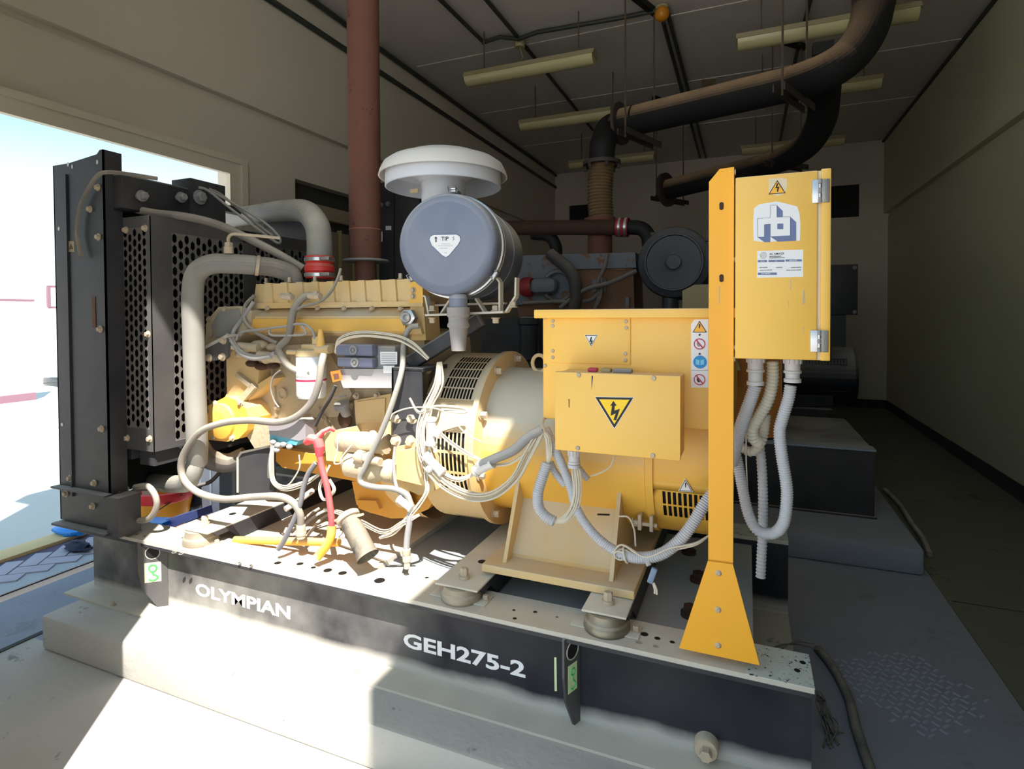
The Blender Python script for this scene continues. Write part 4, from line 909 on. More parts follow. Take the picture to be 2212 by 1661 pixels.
for x0, x1, y0, y1 in ((1637, 1657, 562, 566.5), (1660, 1695, 561.5, 566), (1697, 1732, 560.5, 565), (1637, 1678, 589, 594)):
    G().pp([(x0, y0), (x1, y0-.3), (x1, y1-.3), (x0, y1)], DY-.0003, .0002).build('label_bar', LOGB, lb, False)
for s_, x, y in (('DATE', 1643, 564.5), ('K.M', 1674, 564), ('SERVICE NO', 1705, 563), ('NEXT SERVICE', 1644, 591.5)): text(s_, 'label_print', .0034, PAPER, face(W(x, y, Y=DY-.0006)), lb, .0001, .00008, 1, 'LEFT')
p = W(1649, 551.5, Y=DY-.0003)
for r_ in (.0085, .006, .0028):
    g = G(); g.lathe([(r_, 0), (r_, -.0002), (r_-.0008, -.0002), (r_-.0008, 0)], p, (0, 1, 0), 24); g.build('label_emblem', GREY, lb)
for pts in ([(1735.5, 625), (1738, 628), (1739, 655), (1734, 657), (1734, 640)], [(1707, 603), (1708.3, 603), (1708, 627), (1706.5, 627)], [(1702.5, 650), (1703.5, 650), (1703.5, 663), (1702.7, 663)], [(1735, 705), (1736, 705), (1736, 720), (1735.3, 720)]):
    G().pp(pts, DY, .0004).build('paint_chip', BOLT, dr, False)

# ================================================================== AIR CLEANER
ac = thing('air_cleaner', (-1.0, 1.95, 1.5), 'round blue-grey air cleaner drum with a white mushroom rain cap', 'air cleaner')
ax = Vector((-.10, .50, 0)).normalized(); o0 = Vector((-.992, 1.775, 1.703))
g = G(); g.lathe([(0, 0), (.150, 0), (.172, .004), (.181, .014), (.184, .03), (.186, .085)], o0, ax, 64); g.build('front_cover', BLUEG, ac)
g = G(); g.lathe([(.186, .083), (.192, .085), (.193, .098), (.189, .102), (.189, .112), (.194, .115), (.194, .128), (.186, .130)], o0, ax, 64); g.build('clamp_band', CHROME, ac)
g = G(); g.lathe([(.186, .128), (.187, .30), (.190, .302), (.192, .48), (.185, .495), (0, .495)], o0, ax, 64); g.build('drum', mat('dusty_drum_enamel', (80, 92, 118), .3, dust=1.3, dcol=(222, 218, 216), var=.12, scale=2, flat=.08, nzm=.5), ac)
for k, d in enumerate((88, -33, 213)):
    u = Vector((math.cos(R(d)), 0, math.sin(R(d)))); p = o0+ax*.092+u*.194
    M = Matrix((ax.cross(u), ax, u)).transposed()
    g = G(); g.obox(p+u*.008, (.034, .05, .010), M, .003); g.obox(p+u*.016-ax*.015, (.022, .03, .008), M, .002); g.tube([p-ax*.03+M.col[0]*.014+u*.004, p-ax*.045+M.col[0]*.014+u*.02, p-ax*.045-M.col[0]*.014+u*.02, p-ax*.03-M.col[0]*.014+u*.004], .0025, 6); g.build('clip', CHROME, ac)
c = o0+Vector((0, -.001, 0))
def facep(px, py, off=.0008):   # point on the cover front
    p = W(px, py, Y=o0.y); d = (p-CAM); n = -ax; t = ((o0+n*off)-CAM).dot(n)/d.dot(n); return CAM+d*t
pts = [(927, 517), (930, 510), (937, 507), (985, 506), (993, 510), (995, 518), (990, 528), (970, 552), (963, 556), (955, 552), (932, 530)]
g = G(); g.prism([facep(x, y) for x, y in pts], ax*.0008); lab = g.build('triangular_label', PAPER, ac, False)
g = G(); 
rm = [facep(x, y, .0012) for x, y in pts+[pts[0]]]; g.tube(rm, .0011, 5); g.build('label_edge', LOGB, lab)
p = facep(961, 516, .0012); t = text('TIP', 'label_print', .020, INK, face(p, 0, math.atan2(-ax.x, ax.y)+0), lab, .0003, .0003)
g = G(); g.prism([facep(x, y, .0014) for x, y in ((940.5, 523), (940.5, 515), (938, 515), (941.5, 511), (945, 515), (943, 515), (943, 523))], ax*.0004); g.build('label_arrow', INK, lab, False)
g = G(); g.tube([facep(x, y, .0014) for x, y in ((981, 511), (978, 513), (981, 516), (978, 519))], .0009, 5); g.build('label_mark', INK, lab)
g = G()
for x0, x1, y in ((953, 972, 527), (946, 978, 531), (950, 966, 536), (960, 966, 546)): g.tube([facep(x0, y, .0012), facep(x1, y, .0012)], .0006, 4)
g.build('label_lines', GREY, lab)
# rain cap
cc = Vector((W(958, 380, Y=1.96).x, 1.96, 2.005))
g = G(); g.lathe([(0, .080), (.10, .077), (.15, .067), (.172, .055), (.208, .045), (.232, .028), (.246, .0), (.251, -.018), (.246, -.018), (.232, .018), (.20, .030)], cc, (0, 0, 1), 64)
WCAP = mat('white_cap_paint', (214, 208, 202), .6, dust=.6, dcol=(226, 218, 206), var=.06, scale=8); g.build('rain_cap', WCAP, ac)
g = G(); g.lathe([(.224, .02), (.226, -.058), (.221, -.060), (.218, .0), (.18, .012), (.12, -.010), (.09, -.035), (.086, -.075), (.086, -.19)], cc, (0, 0, 1), 64); g.build('intake_bowl', mat('white_blue_paint', (200, 202, 210), .5, dust=.3, var=.05, scale=8), ac)
G().box(cc.x-.10, cc.x-.065, cc.y-.085, cc.y-.078, cc.z-.085, cc.z-.070).build('small_plate', CREAMC, ac, False)
# dust valve
dv = W(990, 645, Y=1.83)
g = G(); g.lathe([(0, .02), (.030, .015), (.034, 0), (.034, -.045)], dv, (0, 0, 1), 24); g.build('outlet', BLUEG, ac)
g = G(); g.lathe([(.034, -.03), (.042, -.032), (.043, -.062), (.037, -.068), (.036, -.085), (.041, -.095), (.041, -.102), (.034, -.108), (.026, -.19), (.0, -.19)], dv, (0, 0, 1), 24); g.build('dust_valve', mat('grey_rubber', (140, 136, 140), .7, dust=.4, flat=.2, var=.08), ac)
# carrying bracket
br_ = thing('cleaner_bracket', W(1000, 680, Y=1.95), 'dusty folded steel bracket carrying the air cleaner drum', 'bracket')
g = G(); g.beam(W(925, 681, Y=1.92), W(1092, 674, Y=1.92), .05, .008, (0, 0, 1)); g.beam(W(925, 660, Y=2.1), W(1092, 655, Y=2.15), .05, .008, (0, 0, 1))
for pth in (((930, 681), (922, 640), (918, 640)), ((955, 678), (980, 640)), ((1050, 676), (1030, 645)), ((1082, 676), (1082, 610), (1075, 600)), ((1095, 674), (1116, 640), (1117, 600))):
    for a, b in zip(pth, pth[1:]): g.beam(W(*a, Y=1.93), W(*b, Y=1.93), .007, .030, (0, 1, 0))
g.build('bracket_frame', DUSTY, br_, False)
for x, y in ((934, 672), (1070, 672), (934, 686), (1071, 686), (1108, 664)):
    G().hexb(W(x, y, Y=1.92), (0, 0, 1 if y < 680 else -1), .012, .018).build('bolt', BOLT, br_)

# ================================================================== CONDUITS AND WIRING
def gland(x, y, Y, r_, label, L=.075):
    p = W(x, y, Y=Y); p.z = 1.326 if y < 800 else p.z
    t = thing('cable_gland', p, label, 'gland')
    g = G(); g.lathe([(r_, 0), (r_, -.018), (r_*.92, -.018), (r_*.92, -.036), (r_*1.05, -.038), (r_*1.05, -.044), (r_*.85, -.046), (r_*.84, -L+.012), (r_*1.02, -L+.010), (r_*1.02, -L), (r_*.7, -L)], p, (0, 0, 1), 24); g.build('gland_body', COND, t)
    for k in range(12):
        a = k*math.pi/6; c = p+Vector((math.cos(a)*r_, math.sin(a)*r_, -.009)); g = G(); g.obox(c, (.004, .004, .017), Matrix.Rotation(a, 3, 'Z')); g.build('grip_rib', COND, t, False)
    return p
gland(1632, 781, 1.76, .023, 'white cable gland under the yellow cabinet, nearer the post', .082)
gland(1712, 781, 1.76, .022, 'white cable gland under the yellow cabinet, nearer the hinge side', .07)
gland(1240, 972, 1.79, .020, 'white cable gland under the front junction box', .058)
def corr(name, pth, r_, m, label, cat='conduit', grp=None, pitch=.007):
    g = G(); g.corr(P(pth), r_, pitch, .10, 12); return tag(g.build(name, m), label, cat, grp)
corr('corrugated_conduit', [(1632, 832, 1.76), (1620, 868, 1.76), (1603, 915, 1.77), (1590, 960, 1.79), (1580, 1000, 1.82)], .0175, COND, 'light grey corrugated conduit from the gland slanting behind the yellow post')
corr('corrugated_conduit', [(1669, 780, 1.80), (1669, 820, 1.80), (1660, 862, 1.80), (1640, 900, 1.80), (1626, 925, 1.80), (1627, 945, 1.81), (1637, 955, 1.83)], .0165, CONDW, 'cream corrugated conduit coming straight out of the cabinet between the two glands', pitch=.010)
corr('corrugated_conduit', [(1655, 895, 1.86), (1650, 935, 1.86), (1640, 962, 1.85), (1622, 976, 1.86), (1600, 964, 1.88), (1588, 950, 1.9)], .014, CONDW, 'dusky ribbed conduit hooking back behind the yellow post', pitch=.010)
corr('corrugated_conduit', [(1640, 958, 1.90), (1645, 1000, 1.90), (1648, 1060, 1.90), (1648, 1140, 1.90), (1645, 1200, 1.90), (1643, 1246, 1.90)], .0140, COND, 'dangling dusky ribbed conduit with open end over the black rear rail', pitch=.011)
corr('corrugated_conduit', [(1708, 832, 1.76), (1703, 862, 1.76), (1690, 905, 1.76), (1684, 935, 1.76), (1689, 985, 1.76), (1698, 1040, 1.76), (1700, 1075, 1.76), (1694, 1125, 1.76), (1676, 1150, 1.77), (1650, 1152, 1.78), (1630, 1138, 1.79), (1615, 1105, 1.80), (1603, 1050, 1.82), (1590, 985, 1.86), (1578, 960, 1.88)], .0155, COND, 'long pale corrugated conduit hanging in a deep loop right of the yellow post')
g = G(); g.tube(P([(1612, 930, 1.84), (1612, 1000, 1.84), (1616, 1080, 1.84), (1616, 1135, 1.84)]), .0022, 6, 6); o = g.build('thin_wire', WIRE); tag(o, 'thin pale wire hanging inside the conduit loop', 'wire')
corr('corrugated_conduit', [(1178, 925, 1.84), (1192, 955, 1.83), (1212, 1000, 1.82), (1232, 1050, 1.81), (1246, 1100, 1.80), (1275, 1145, 1.79), (1310, 1178, 1.78), (1345, 1198, 1.77)], .0155, COND, 'grey corrugated conduit running down from the box corner to the alternator foot')
corr('corrugated_conduit', [(1345, 1198, 1.77), (1385, 1205, 1.76), (1430, 1196, 1.76), (1470, 1165, 1.77), (1500, 1125, 1.79), (1520, 1092, 1.81), (1545, 1060, 1.84)], .0175, COND, 'thick pale conduit sweeping up from the foot flange behind the yellow post')
corr('corrugated_conduit', [(1182, 1000, 1.80), (1172, 1030, 1.79), (1162, 1065, 1.78), (1164, 1095, 1.78), (1178, 1115, 1.78), (1198, 1127, 1.78)], .0175, COND, 'short fat corrugated conduit hanging beside the junction box, left half of the loop')
corr('corrugated_conduit', [(1188, 998, 1.84), (1200, 1022, 1.84), (1222, 1048, 1.84)], .0125, COND, 'short split conduit offcut behind the wire loop')
corr('corrugated_conduit', [(1250, 1010, 1.86), (1262, 1026, 1.86), (1270, 1036, 1.86)], .0105, COND, 'tiny conduit stub sticking out under the junction box gland')
def bundle(pth, n, spread, r_, label, m=WIRE, seed=1, seg=6, sm=8):
    rn = random.Random(seed); t = thing('wire_bundle', W(*pth[0][:2], Y=pth[0][2]), label, 'wires'); B = P(pth)
    for k in range(n):
        a = 2*math.pi*k/n+rn.uniform(-.4, .4); q = spread*math.sqrt(rn.uniform(.15, 1)); tw = rn.uniform(-1.2, 1.2)
        pts = []
        for i, p in enumerate(B):
            d = (B[min(i+1, len(B)-1)]-B[max(i-1, 0)]); u, v = perp(d)
            f = q*(.45 if i in (0, len(B)-1) else 1)*rn.uniform(.75, 1.2); aa = a+tw*i/len(B)
            pts.append(p+Vector((0, 1, 0))*math.sin(aa)*f*.8+Vector((0, 1, 0)).cross(d.normalized())*math.cos(aa)*f)
        G().tube(pts, r_, seg, sm).build('wire', m, t)
    return t
bundle([(950, 782, 1.87), (946, 830, 1.84), (925, 880, 1.82), (910, 930, 1.81), (918, 990, 1.80), (955, 1040, 1.79), (1010, 1070, 1.78), (1065, 1070, 1.78), (1112, 1035, 1.79), (1140, 985, 1.80), (1160, 945, 1.81), (1172, 930, 1.82)], 10, .020, .0030, 'thick fan of loose beige wires sagging in front of the slotted guard ring', seed=4)
bundle([(1172, 930, 1.82), (1184, 945, 1.81), (1187, 975, 1.80), (1183, 1002, 1.80)], 8, .012, .0030, 'beige wires turning down over the cable hook into the short fat conduit', seed=5)
bundle([(1198, 1127, 1.78), (1222, 1122, 1.78), (1242, 1095, 1.79), (1248, 1060, 1.79), (1245, 1020, 1.79), (1240, 1005, 1.79)], 8, .012, .0030, 'beige wires rising from the conduit loop into the junction box gland', seed=6)
bundle([(925, 905, 1.80), (960, 945, 1.80), (1000, 975, 1.80), (1040, 995, 1.80)], 5, .008, .0028, 'thin group of beige wires crossing the lower slots towards the white tee', seed=7)
bundle([(1030, 1022, 1.80), (990, 1035, 1.80), (955, 1020, 1.80), (935, 995, 1.80), (925, 950, 1.80)], 7, .009, .0028, 'beige wires curving from the white tee back up in front of the guard ring', seed=8)
bundle([(1065, 1005, 1.80), (1100, 1000, 1.80), (1135, 975, 1.80), (1160, 940, 1.81)], 4, .010, .0028, 'few beige wires under the grey sleeve towards the cable hook', seed=9)
bundle([(885, 860, 1.80), (905, 890, 1.80), (940, 878, 1.82), (1000, 882, 1.86), (1004, 890, 1.86), (950, 888, 1.84)], 3, .006, .0028, 'few wires tied across the guard ring just above its lower slots', seed=10)
bundle([(853, 965, 1.80), (850, 1010, 1.79), (857, 1055, 1.79), (878, 1085, 1.79)], 3, .006, .0034, 'short dusty leads dropping from the foot plate bolts', seed=11, m=WIREG)
bundle([(930, 960, 1.80), (920, 1020, 1.80), (922, 1060, 1.79), (905, 1090, 1.79), (880, 1120, 1.79), (850, 1150, 1.80), (820, 1162, 1.80)], 5, .008, .0028, 'tangle of beige wires dropping from the harness to the base frame', seed=12)
bundle([(700, 1100, 1.85), (735, 1108, 1.84), (780, 1128, 1.82), (830, 1150, 1.80), (870, 1130, 1.79), (905, 1112, 1.79)], 5, .008, .0026, 'messy beige wires lying around the sender tube', seed=13)
bundle([(588, 965, 1.78), (586, 1000, 1.78), (590, 1040, 1.79), (615, 1055, 1.79), (655, 1045, 1.80), (690, 1025, 1.82)], 6, .010, .0028, 'beige wires looping under the relay box', seed=14)
bundle([(712, 1005, 1.80), (690, 1050, 1.79), (700, 1080, 1.79), (722, 1060, 1.79), (712, 1035, 1.79)], 4, .008, .0026, 'beige wires looped around the red battery cable', seed=15)
bundle([(725, 762, 1.88), (735, 735, 1.86), (780, 722, 1.86), (850, 728, 1.86), (890, 745, 1.86), (925, 775, 1.86)], 9, .012, .0028, 'beige wires laid along the top of the grey control module', seed=16)
bundle([(1325, 1195, 1.76), (1345, 1180, 1.76), (1395, 1205, 1.75), (1450, 1185, 1.75), (1500, 1175, 1.76), (1530, 1158, 1.78)], 3, .010, .0026, 'few white wires crossing the foot flange towards the yellow post', seed=17)
for lab, pth in (('single white wire arching above the foot plate bolts', [(843, 905, 1.80), (850, 893, 1.80), (880, 882, 1.80), (920, 880, 1.80), (960, 890, 1.81), (1005, 935, 1.82), (1040, 955, 1.83)]),
                 ('thin white wire bowing down beside the alternator foot plate', [(1337, 1115, 1.90), (1358, 1118, 1.88), (1370, 1145, 1.84), (1373, 1180, 1.79)]),
                 ('thin white wire end curling below the junction box', [(1328, 985, 1.85), (1318, 1008, 1.84), (1295, 1022, 1.83), (1276, 1028, 1.83)]),
                 ('white wire drooping from the conduit along the foot saddle', [(1248, 1108, 1.80), (1262, 1140, 1.79), (1282, 1160, 1.79)]),
                 ('loose white wire looping over the starter motor', [(765, 955, 1.79), (740, 985, 1.79), (735, 1000, 1.79), (722, 1000, 1.79), (728, 975, 1.80), (730, 945, 1.80)]),
                 ('thin beige wire hanging from the relay box', [(646, 982, 1.80), (647, 1010, 1.80), (630, 1040, 1.80), (618, 1050, 1.80)])):
    tag(G().tube(P(pth), .0030, 6, 8).build('loose_wire', WIRE), lab, 'wire')
# sleeve and tees
pipe('cable_sleeve', [(1040, 1003, 1.78), (1070, 990, 1.78), (1110, 972, 1.79), (1140, 945, 1.80), (1170, 928, 1.82)], .017, WIREG, 'grey cable sleeve from the white tee up to the cable hook', 'sleeve', seg=14)
def tee(a, b, c, r_, label):
    t = G(); t.tube(P([a, b]), r_, 14); m_ = [(a[i]+b[i])/2 for i in range(3)]; t.tube(P([m_, c]), r_*.85, 14); t.tube(P([[a[i]+(b[i]-a[i])*-.06 for i in range(3)], [a[i]+(b[i]-a[i])*.08 for i in range(3)]]), r_*1.15, 14)
    t.tube(P([[a[i]+(b[i]-a[i])*.92 for i in range(3)], [a[i]+(b[i]-a[i])*1.06 for i in range(3)]]), r_*1.15, 14)
    tag(t.build('tee_connector', mat('white_tee', (224, 218, 214), .6, dust=.3, var=.04)), label, 'connector')
tee((1028, 1018, 1.78), (1062, 1000, 1.78), (1032, 998, 1.78), .018, 'white tee connector in front of the guard ring flange')
tee((931, 905, 1.79), (930, 958, 1.79), (952, 940, 1.79), .017, 'white tee connector on the harness left of the lower slots')
tee((920, 985, 1.78), (955, 1020, 1.78), (925, 1015, 1.78), .016, 'white tee connector lower down on the same harness')
tee((862, 1078, 1.78), (888, 1098, 1.78), (872, 1080, 1.78), .014, 'small white tee connector beside the oil pan')
g = G(); g.tube(P([(886, 1098, 1.79), (884, 1130, 1.79), (880, 1160, 1.79), (878, 1185, 1.79)]), .012, 12, 4); o = g.build('sensor_lead', WIREG); tag(o, 'grey sheathed lead hanging down from the small tee to the base', 'cable')
g = G(); p = W(878, 1184, Y=1.79); g.lathe([(.012, 0), (.016, -.004), (.016, -.022), (.013, -.026), (.016, -.03), (.016, -.048), (.012, -.052), (.012, -.075), (0, -.075)], p, (-.03, 0, 1), 16); tag(g.build('plug_connector', BOLT), 'round dusty plug hanging at the end of the grey lead', 'plug')
g = G(); p = W(1402, 1222, Y=1.74); g.obox(W(1409, 1243, Y=1.74), (.018, .012, .05), Matrix.Rotation(R(18), 3, 'Y'), .003); 
cnp = thing('wire_connector', p, 'small blue-grey plug hanging from the conduit beside the post', 'connector'); g.build('plug_body', mat('steel_blue_plastic', (120, 140, 166), .5, var=.05), cnp)
G().tube(P([(1412, 1258, 1.74), (1418, 1272, 1.74), (1419, 1284, 1.74)]), .003, 6, 4).build('wire_end', WIRE, cnp); G().tube(P([(1410, 1258, 1.74), (1414, 1272, 1.74), (1414, 1282, 1.74)]), .003, 6, 4).build('wire_end', WIRE, cnp)
G().tube(P([(1395, 1206, 1.75), (1402, 1222, 1.74)]), .008, 8).build('wire_stub', WIREG, cnp)
g = G(); g.torus(W(1352, 1198, Y=1.765), (1, 0, .3), .024, .0035, 20, 6); o = g.build('cable_tie', WIRE); tag(o, 'white cable tie round the conduits at the foot flange', 'cable tie')
g = G(); g.torus(W(1338, 1200, Y=1.755), (0, 1, .3), .016, .0026, 20, 6); o = g.build('wire_ring', WIRE); tag(o, 'small loop of white wire over the end of the foot flange', 'wire')
g = G(); g.tube(P([(1177, 932, 1.80), (1172, 915, 1.82), (1176, 903, 1.85)]), .004, 6, 4); g.ball(W(1176, 900, Y=1.86), .010); g.build('cable_hook', BOLT, al)

# engine harness and fuel hoses
def cab(name, pth, r_, m, label, cat='hose', grp=None, seg=12): return pipe(name, pth, r_, m, label, cat, grp, seg)
cab('return_hose', [(700, 765, 1.83), (694, 790, 1.81), (688, 830, 1.80), (672, 870, 1.79), (640, 900, 1.77), (600, 912, 1.76), (540, 908, 1.75), (480, 914, 1.73), (430, 935, 1.71), (395, 985, 1.70), (395, 1030, 1.70), (425, 1062, 1.70), (480, 1078, 1.71), (540, 1074, 1.72), (600, 1072, 1.72), (632, 1085, 1.73), (648, 1110, 1.74), (650, 1135, 1.75)], .0145, HOSE, 'long pale hose in a big loop from the white filter round the engine front')
g = G(); p = W(650, 1132, Y=1.75); g.lathe([(.015, 0), (.018, -.005), (.018, -.03), (.021, -.032), (.021, -.042), (.017, -.046), (.017, -.056)], p, (0, 0, 1), 16); tag(g.build('hose_fitting', BOLT), 'dusty end fitting of the long looping hose on the base rail', 'fitting')
cab('harness_cable', [(670, 637, 1.93), (652, 645, 1.91), (634, 672, 1.89), (628, 705, 1.88), (622, 730, 1.88), (603, 752, 1.87), (612, 775, 1.87), (630, 795, 1.87), (655, 805, 1.86), (672, 804, 1.86)], .016, HOSE, 'thick dusty cable snaking down over the engine from the valve cover')
cab('harness_cable', [(550, 638, 1.96), (530, 660, 1.94), (528, 690, 1.92), (545, 712, 1.90), (575, 730, 1.89), (600, 742, 1.88)], .009, HOSE, 'dark dusty cable bowing round the left end of the intake rail')
cab('harness_cable', [(548, 652, 1.95), (535, 672, 1.93), (515, 700, 1.92), (503, 722, 1.90), (508, 745, 1.88), (530, 765, 1.87), (570, 772, 1.87), (595, 762, 1.87)], .010, WIREG, 'pale dusty cable circling the fuel pump')
cab('harness_cable', [(490, 722, 1.88), (505, 745, 1.87), (520, 765, 1.86), (550, 775, 1.86), (585, 770, 1.86)], .008, WIREG, 'pale cable from the gear housing sagging under the fuel pump')
cab('fuel_line', [(510, 735, 1.88), (520, 718, 1.88), (560, 712, 1.88), (615, 705, 1.88), (640, 700, 1.88), (660, 702, 1.88), (675, 715, 1.88), (680, 732, 1.88)], .0055, WIREG, 'thin pale fuel line running level above the fuel pump', 'line')
cab('fuel_line', [(582, 712, 1.87), (583, 722, 1.87), (600, 725, 1.87), (655, 723, 1.87), (660, 715, 1.87), (652, 704, 1.87)], .005, WIREG, 'thin bent fuel line in a flat loop left of the primer', 'line')
cab('sensor_cable', [(736, 580, 1.93), (730, 600, 1.92), (715, 630, 1.91), (690, 652, 1.90), (655, 662, 1.90), (635, 672, 1.89)], .006, HOSE, 'thin grey cable drooping across the ribs of the valve cover', 'cable')
cab('dipstick_tube', [(905, 704, 1.90), (890, 706, 1.89), (880, 716, 1.88), (872, 745, 1.87), (868, 800, 1.83), (848, 870, 1.80), (825, 930, 1.79), (790, 1005, 1.78), (778, 1030, 1.78), (782, 1044, 1.78), (810, 1052, 1.79), (850, 1056, 1.79), (878, 1068, 1.79), (888, 1090, 1.79)], .011, PIPEG, 'grey sheathed cable running down past the starter and bending under it', 'cable')
cab('harness_cable', [(725, 833, 1.86), (712, 862, 1.85), (695, 890, 1.85), (680, 920, 1.84)], .008, mat('black_cable', (30, 28, 30), .6, dust=.4, var=.1), 'short black cable right of the white fuel filter')
cab('harness_cable', [(605, 800, 1.88), (590, 815, 1.88), (585, 840, 1.88), (592, 865, 1.88), (602, 880, 1.88)], .004, HOSE, 'thin dark lead hanging left of the white fuel filter')
cab('harness_cable', [(592, 962, 1.79), (586, 985, 1.79), (583, 1010, 1.79), (583, 1030, 1.80)], .010, HOSE, 'dusty wrapped cable hanging down from the relay box')
for k, (x, y) in enumerate(((590, 955), (600, 962), (612, 960), (625, 965), (598, 972))): 
    tag(G().ball(W(x, y, Y=1.79), .012, 1.2, 1, .9).build('wire_lug', WIREG), 'dust-covered wire lug, %s of the row packed under the relay box' % ['leftmost upper', 'second upper', 'third upper', 'rightmost upper', 'lower left'][k], 'lug', 'wire lugs under the relay box')
# battery cables
rb_ = thing('red_battery_cable', W(690, 950, Y=1.77), 'red battery cable with a fat rubber boot coming off the starter', 'cable')
g = G(); g.tube(P([(662, 955, 1.77), (672, 948, 1.76), (686, 950, 1.76), (690, 965, 1.76), (690, 985, 1.76)]), [.014, .020, .022, .021, .014], 14); g.tube(P([(686, 946, 1.76), (698, 932, 1.77), (712, 925, 1.79), (722, 930, 1.81)]), [.016, .010, .008, .007], 10); g.build('boot', REDB, rb_)
G().tube(P([(690, 982, 1.76), (695, 1010, 1.76), (706, 1050, 1.76), (712, 1085, 1.76), (716, 1120, 1.76), (716, 1142, 1.76)]), .0125, 12, 6).build('cable', REDB, rb_)
ORC = mat('orange_sleeve', (236, 160, 40), .5, dust=.6, var=.1)
cab('orange_sleeve', [(717, 1136, 1.76), (714, 1160, 1.75), (704, 1180, 1.74), (690, 1198, 1.73), (683, 1206, 1.72)], .0175, ORC, 'open-ended orange sleeve round the lower end of the red battery cable', 'sleeve')
cab('orange_pipe', [(508, 1166, 1.80), (580, 1168, 1.80), (660, 1170, 1.80), (732, 1172, 1.80)], .016, ORC, 'dusty orange pipe lying along the base rail', 'pipe')
cab('black_battery_cable', [(682, 1000, 1.77), (665, 1025, 1.76), (655, 1055, 1.75), (648, 1090, 1.74), (632, 1130, 1.73), (612, 1170, 1.72), (601, 1186, 1.715)], .0105, mat('dusty_black_cable', (96, 96, 104), .6, dust=.6, var=.1), 'grey-black battery cable hanging beside the red one', 'cable')
cab('push_rod', [(616, 1100, 1.80), (640, 1085, 1.85), (675, 1060, 1.95)], .012, DUSTY, 'dusty rod lying across the shaded beam under the starter', 'rod')
for k, pth in enumerate(([(630, 1150, 1.9), (665, 1115, 2.0), (690, 1098, 2.05)], [(650, 1140, 1.95), (680, 1115, 2.02), (712, 1098, 2.08)], [(662, 1160, 1.9), (690, 1125, 1.98), (720, 1105, 2.05)])):
    cab('loose_cable', pth, .007, [HOSE, WIREG, HOSE][k], ['dusty cable lying on the base, leftmost of three behind the black cable', 'dusty cable lying on the base between two darker ones', 'dusty cable lying on the base nearest the red cable'][k], 'cable')
# sender tube leaning
st_ = thing('leaning_tube', W(800, 1200, Y=1.75), 'dusty dark tube with a round cap leaning on the base frame', 'tube')
a = W(753, 1120, Y=1.76); b = W(795, 1203, Y=1.72)
g = G(); g.lathe([(.034, 0), (.038, .02), (.040, (b-a).length-.01), (.044, (b-a).length)], a, b-a, 28); g.build('tube', mat('smudged_tube', (92, 82, 70), .6, dust=.5, var=.3, scale=10, wear=(40, 38, 36), wthr=.5), st_)
g = G(); d = (a-b).normalized(); g.lathe([(.034, -.005), (.046, -.004), (.047, .012), (.040, .018), (.012, .020), (.012, .030), (0, .030)], a, d, 28); g.beam(a-d*-.006+Vector((-.060, 0, -.02)), a-d*-.006+Vector((.07, 0, .02)), .014, .008); g.build('cap', BOLT, st_)
# drain hose at the radiator foot
cab('drain_hose', [(292, 1052, 1.72), (318, 1050, 1.70), (335, 1070, 1.69), (338, 1095, 1.69), (322, 1120, 1.69), (295, 1124, 1.69), (282, 1120, 1.69)], .013, HOSE, 'pale hose in a small loop at the foot of the radiator')
cab('drain_hose', [(275, 1100, 1.74), (275, 1080, 1.74), (285, 1062, 1.76), (320, 1056, 1.80), (380, 1060, 1.86), (420, 1052, 1.90)], .010, HOSE, 'thin pale hose lying low behind the small looped one')
cab('drain_hose', [(425, 1050, 1.95), (455, 1040, 2.0), (478, 1015, 2.05), (482, 1000, 2.1)], .010, mat('black_hose', (44, 42, 44), .6, dust=.3, var=.1), 'thin black hose curving up under the oil sump end')
cab('lower_hose', [(430, 965, 1.82), (450, 990, 1.88), (490, 1000, 1.95), (530, 985, 2.0)], .045, mat('black_hose2', (70, 66, 64), .6, dust=.6, var=.1), 'thick dark hose turning from the coolant pipe under the engine front')
g = G(); p = W(275, 1120, Y=1.70); g.lathe([(.022, 0), (.022, .05), (.014, .055), (.014, .075), (.017, .08), (.017, .10)], p-Vector((0, 0, .05)), (0, 0, 1), 16); g.beam(p+Vector((-.04, 0, .155)), p+Vector((.0, 0, .13)), .02, .02); tag(g.build('drain_valve', GREY), 'grey drain valve standing at the radiator foot', 'valve')
cab('vent_wire', [(240, 988, 1.72), (255, 1002, 1.72), (264, 1020, 1.72), (262, 1030, 1.72)], .004, DUSTY, 'short bent metal rod sticking out under the fan guard', 'rod')
# floor cable at the right
corr('floor_conduit', [(1765, 1390, 2.02), (1785, 1425, 1.9), (1810, 1465, 1.82), (1832, 1510, 1.74), (1845, 1570, 1.63), (1862, 1630, 1.53), (1875, 1661, 1.50), (1880, 1700, 1.46)], .016, CONDD, 'dark corrugated conduit lying on the floor right of the black base', pitch=.012)
for o in (bpy.data.objects['floor_conduit'],): bpy.data.objects.remove(o)
fp_ = [W(x, y, Z=.016) for x, y in ((1765, 1400), (1790, 1430), (1815, 1470), (1835, 1515), (1848, 1570), (1866, 1625), (1882, 1670), (1895, 1720))]
g = G(); g.corr(fp_, .016, .012); tag(g.build('floor_conduit', CONDD), 'dark corrugated conduit lying on the floor right of the black base', 'conduit')
fc = thing('frayed_wires', W(1785, 1520, Z=0), 'tangle of frayed dark wires on the floor beside the base frame', 'wires')
rn = random.Random(5)
for k in range(16):
    a = W(1763+rn.uniform(0, 10), 1490+rn.uniform(0, 30), Z=.10); pts = [a]
    for j in range(4): pts.append(W(1770+j*rn.uniform(4, 14)+rn.uniform(-8, 14), 1515+j*rn.uniform(18, 34), Z=max(.006, .08-.03*j)))
    G().tube(pts, .0022, 5, 5).build('strand', CONDD, fc)
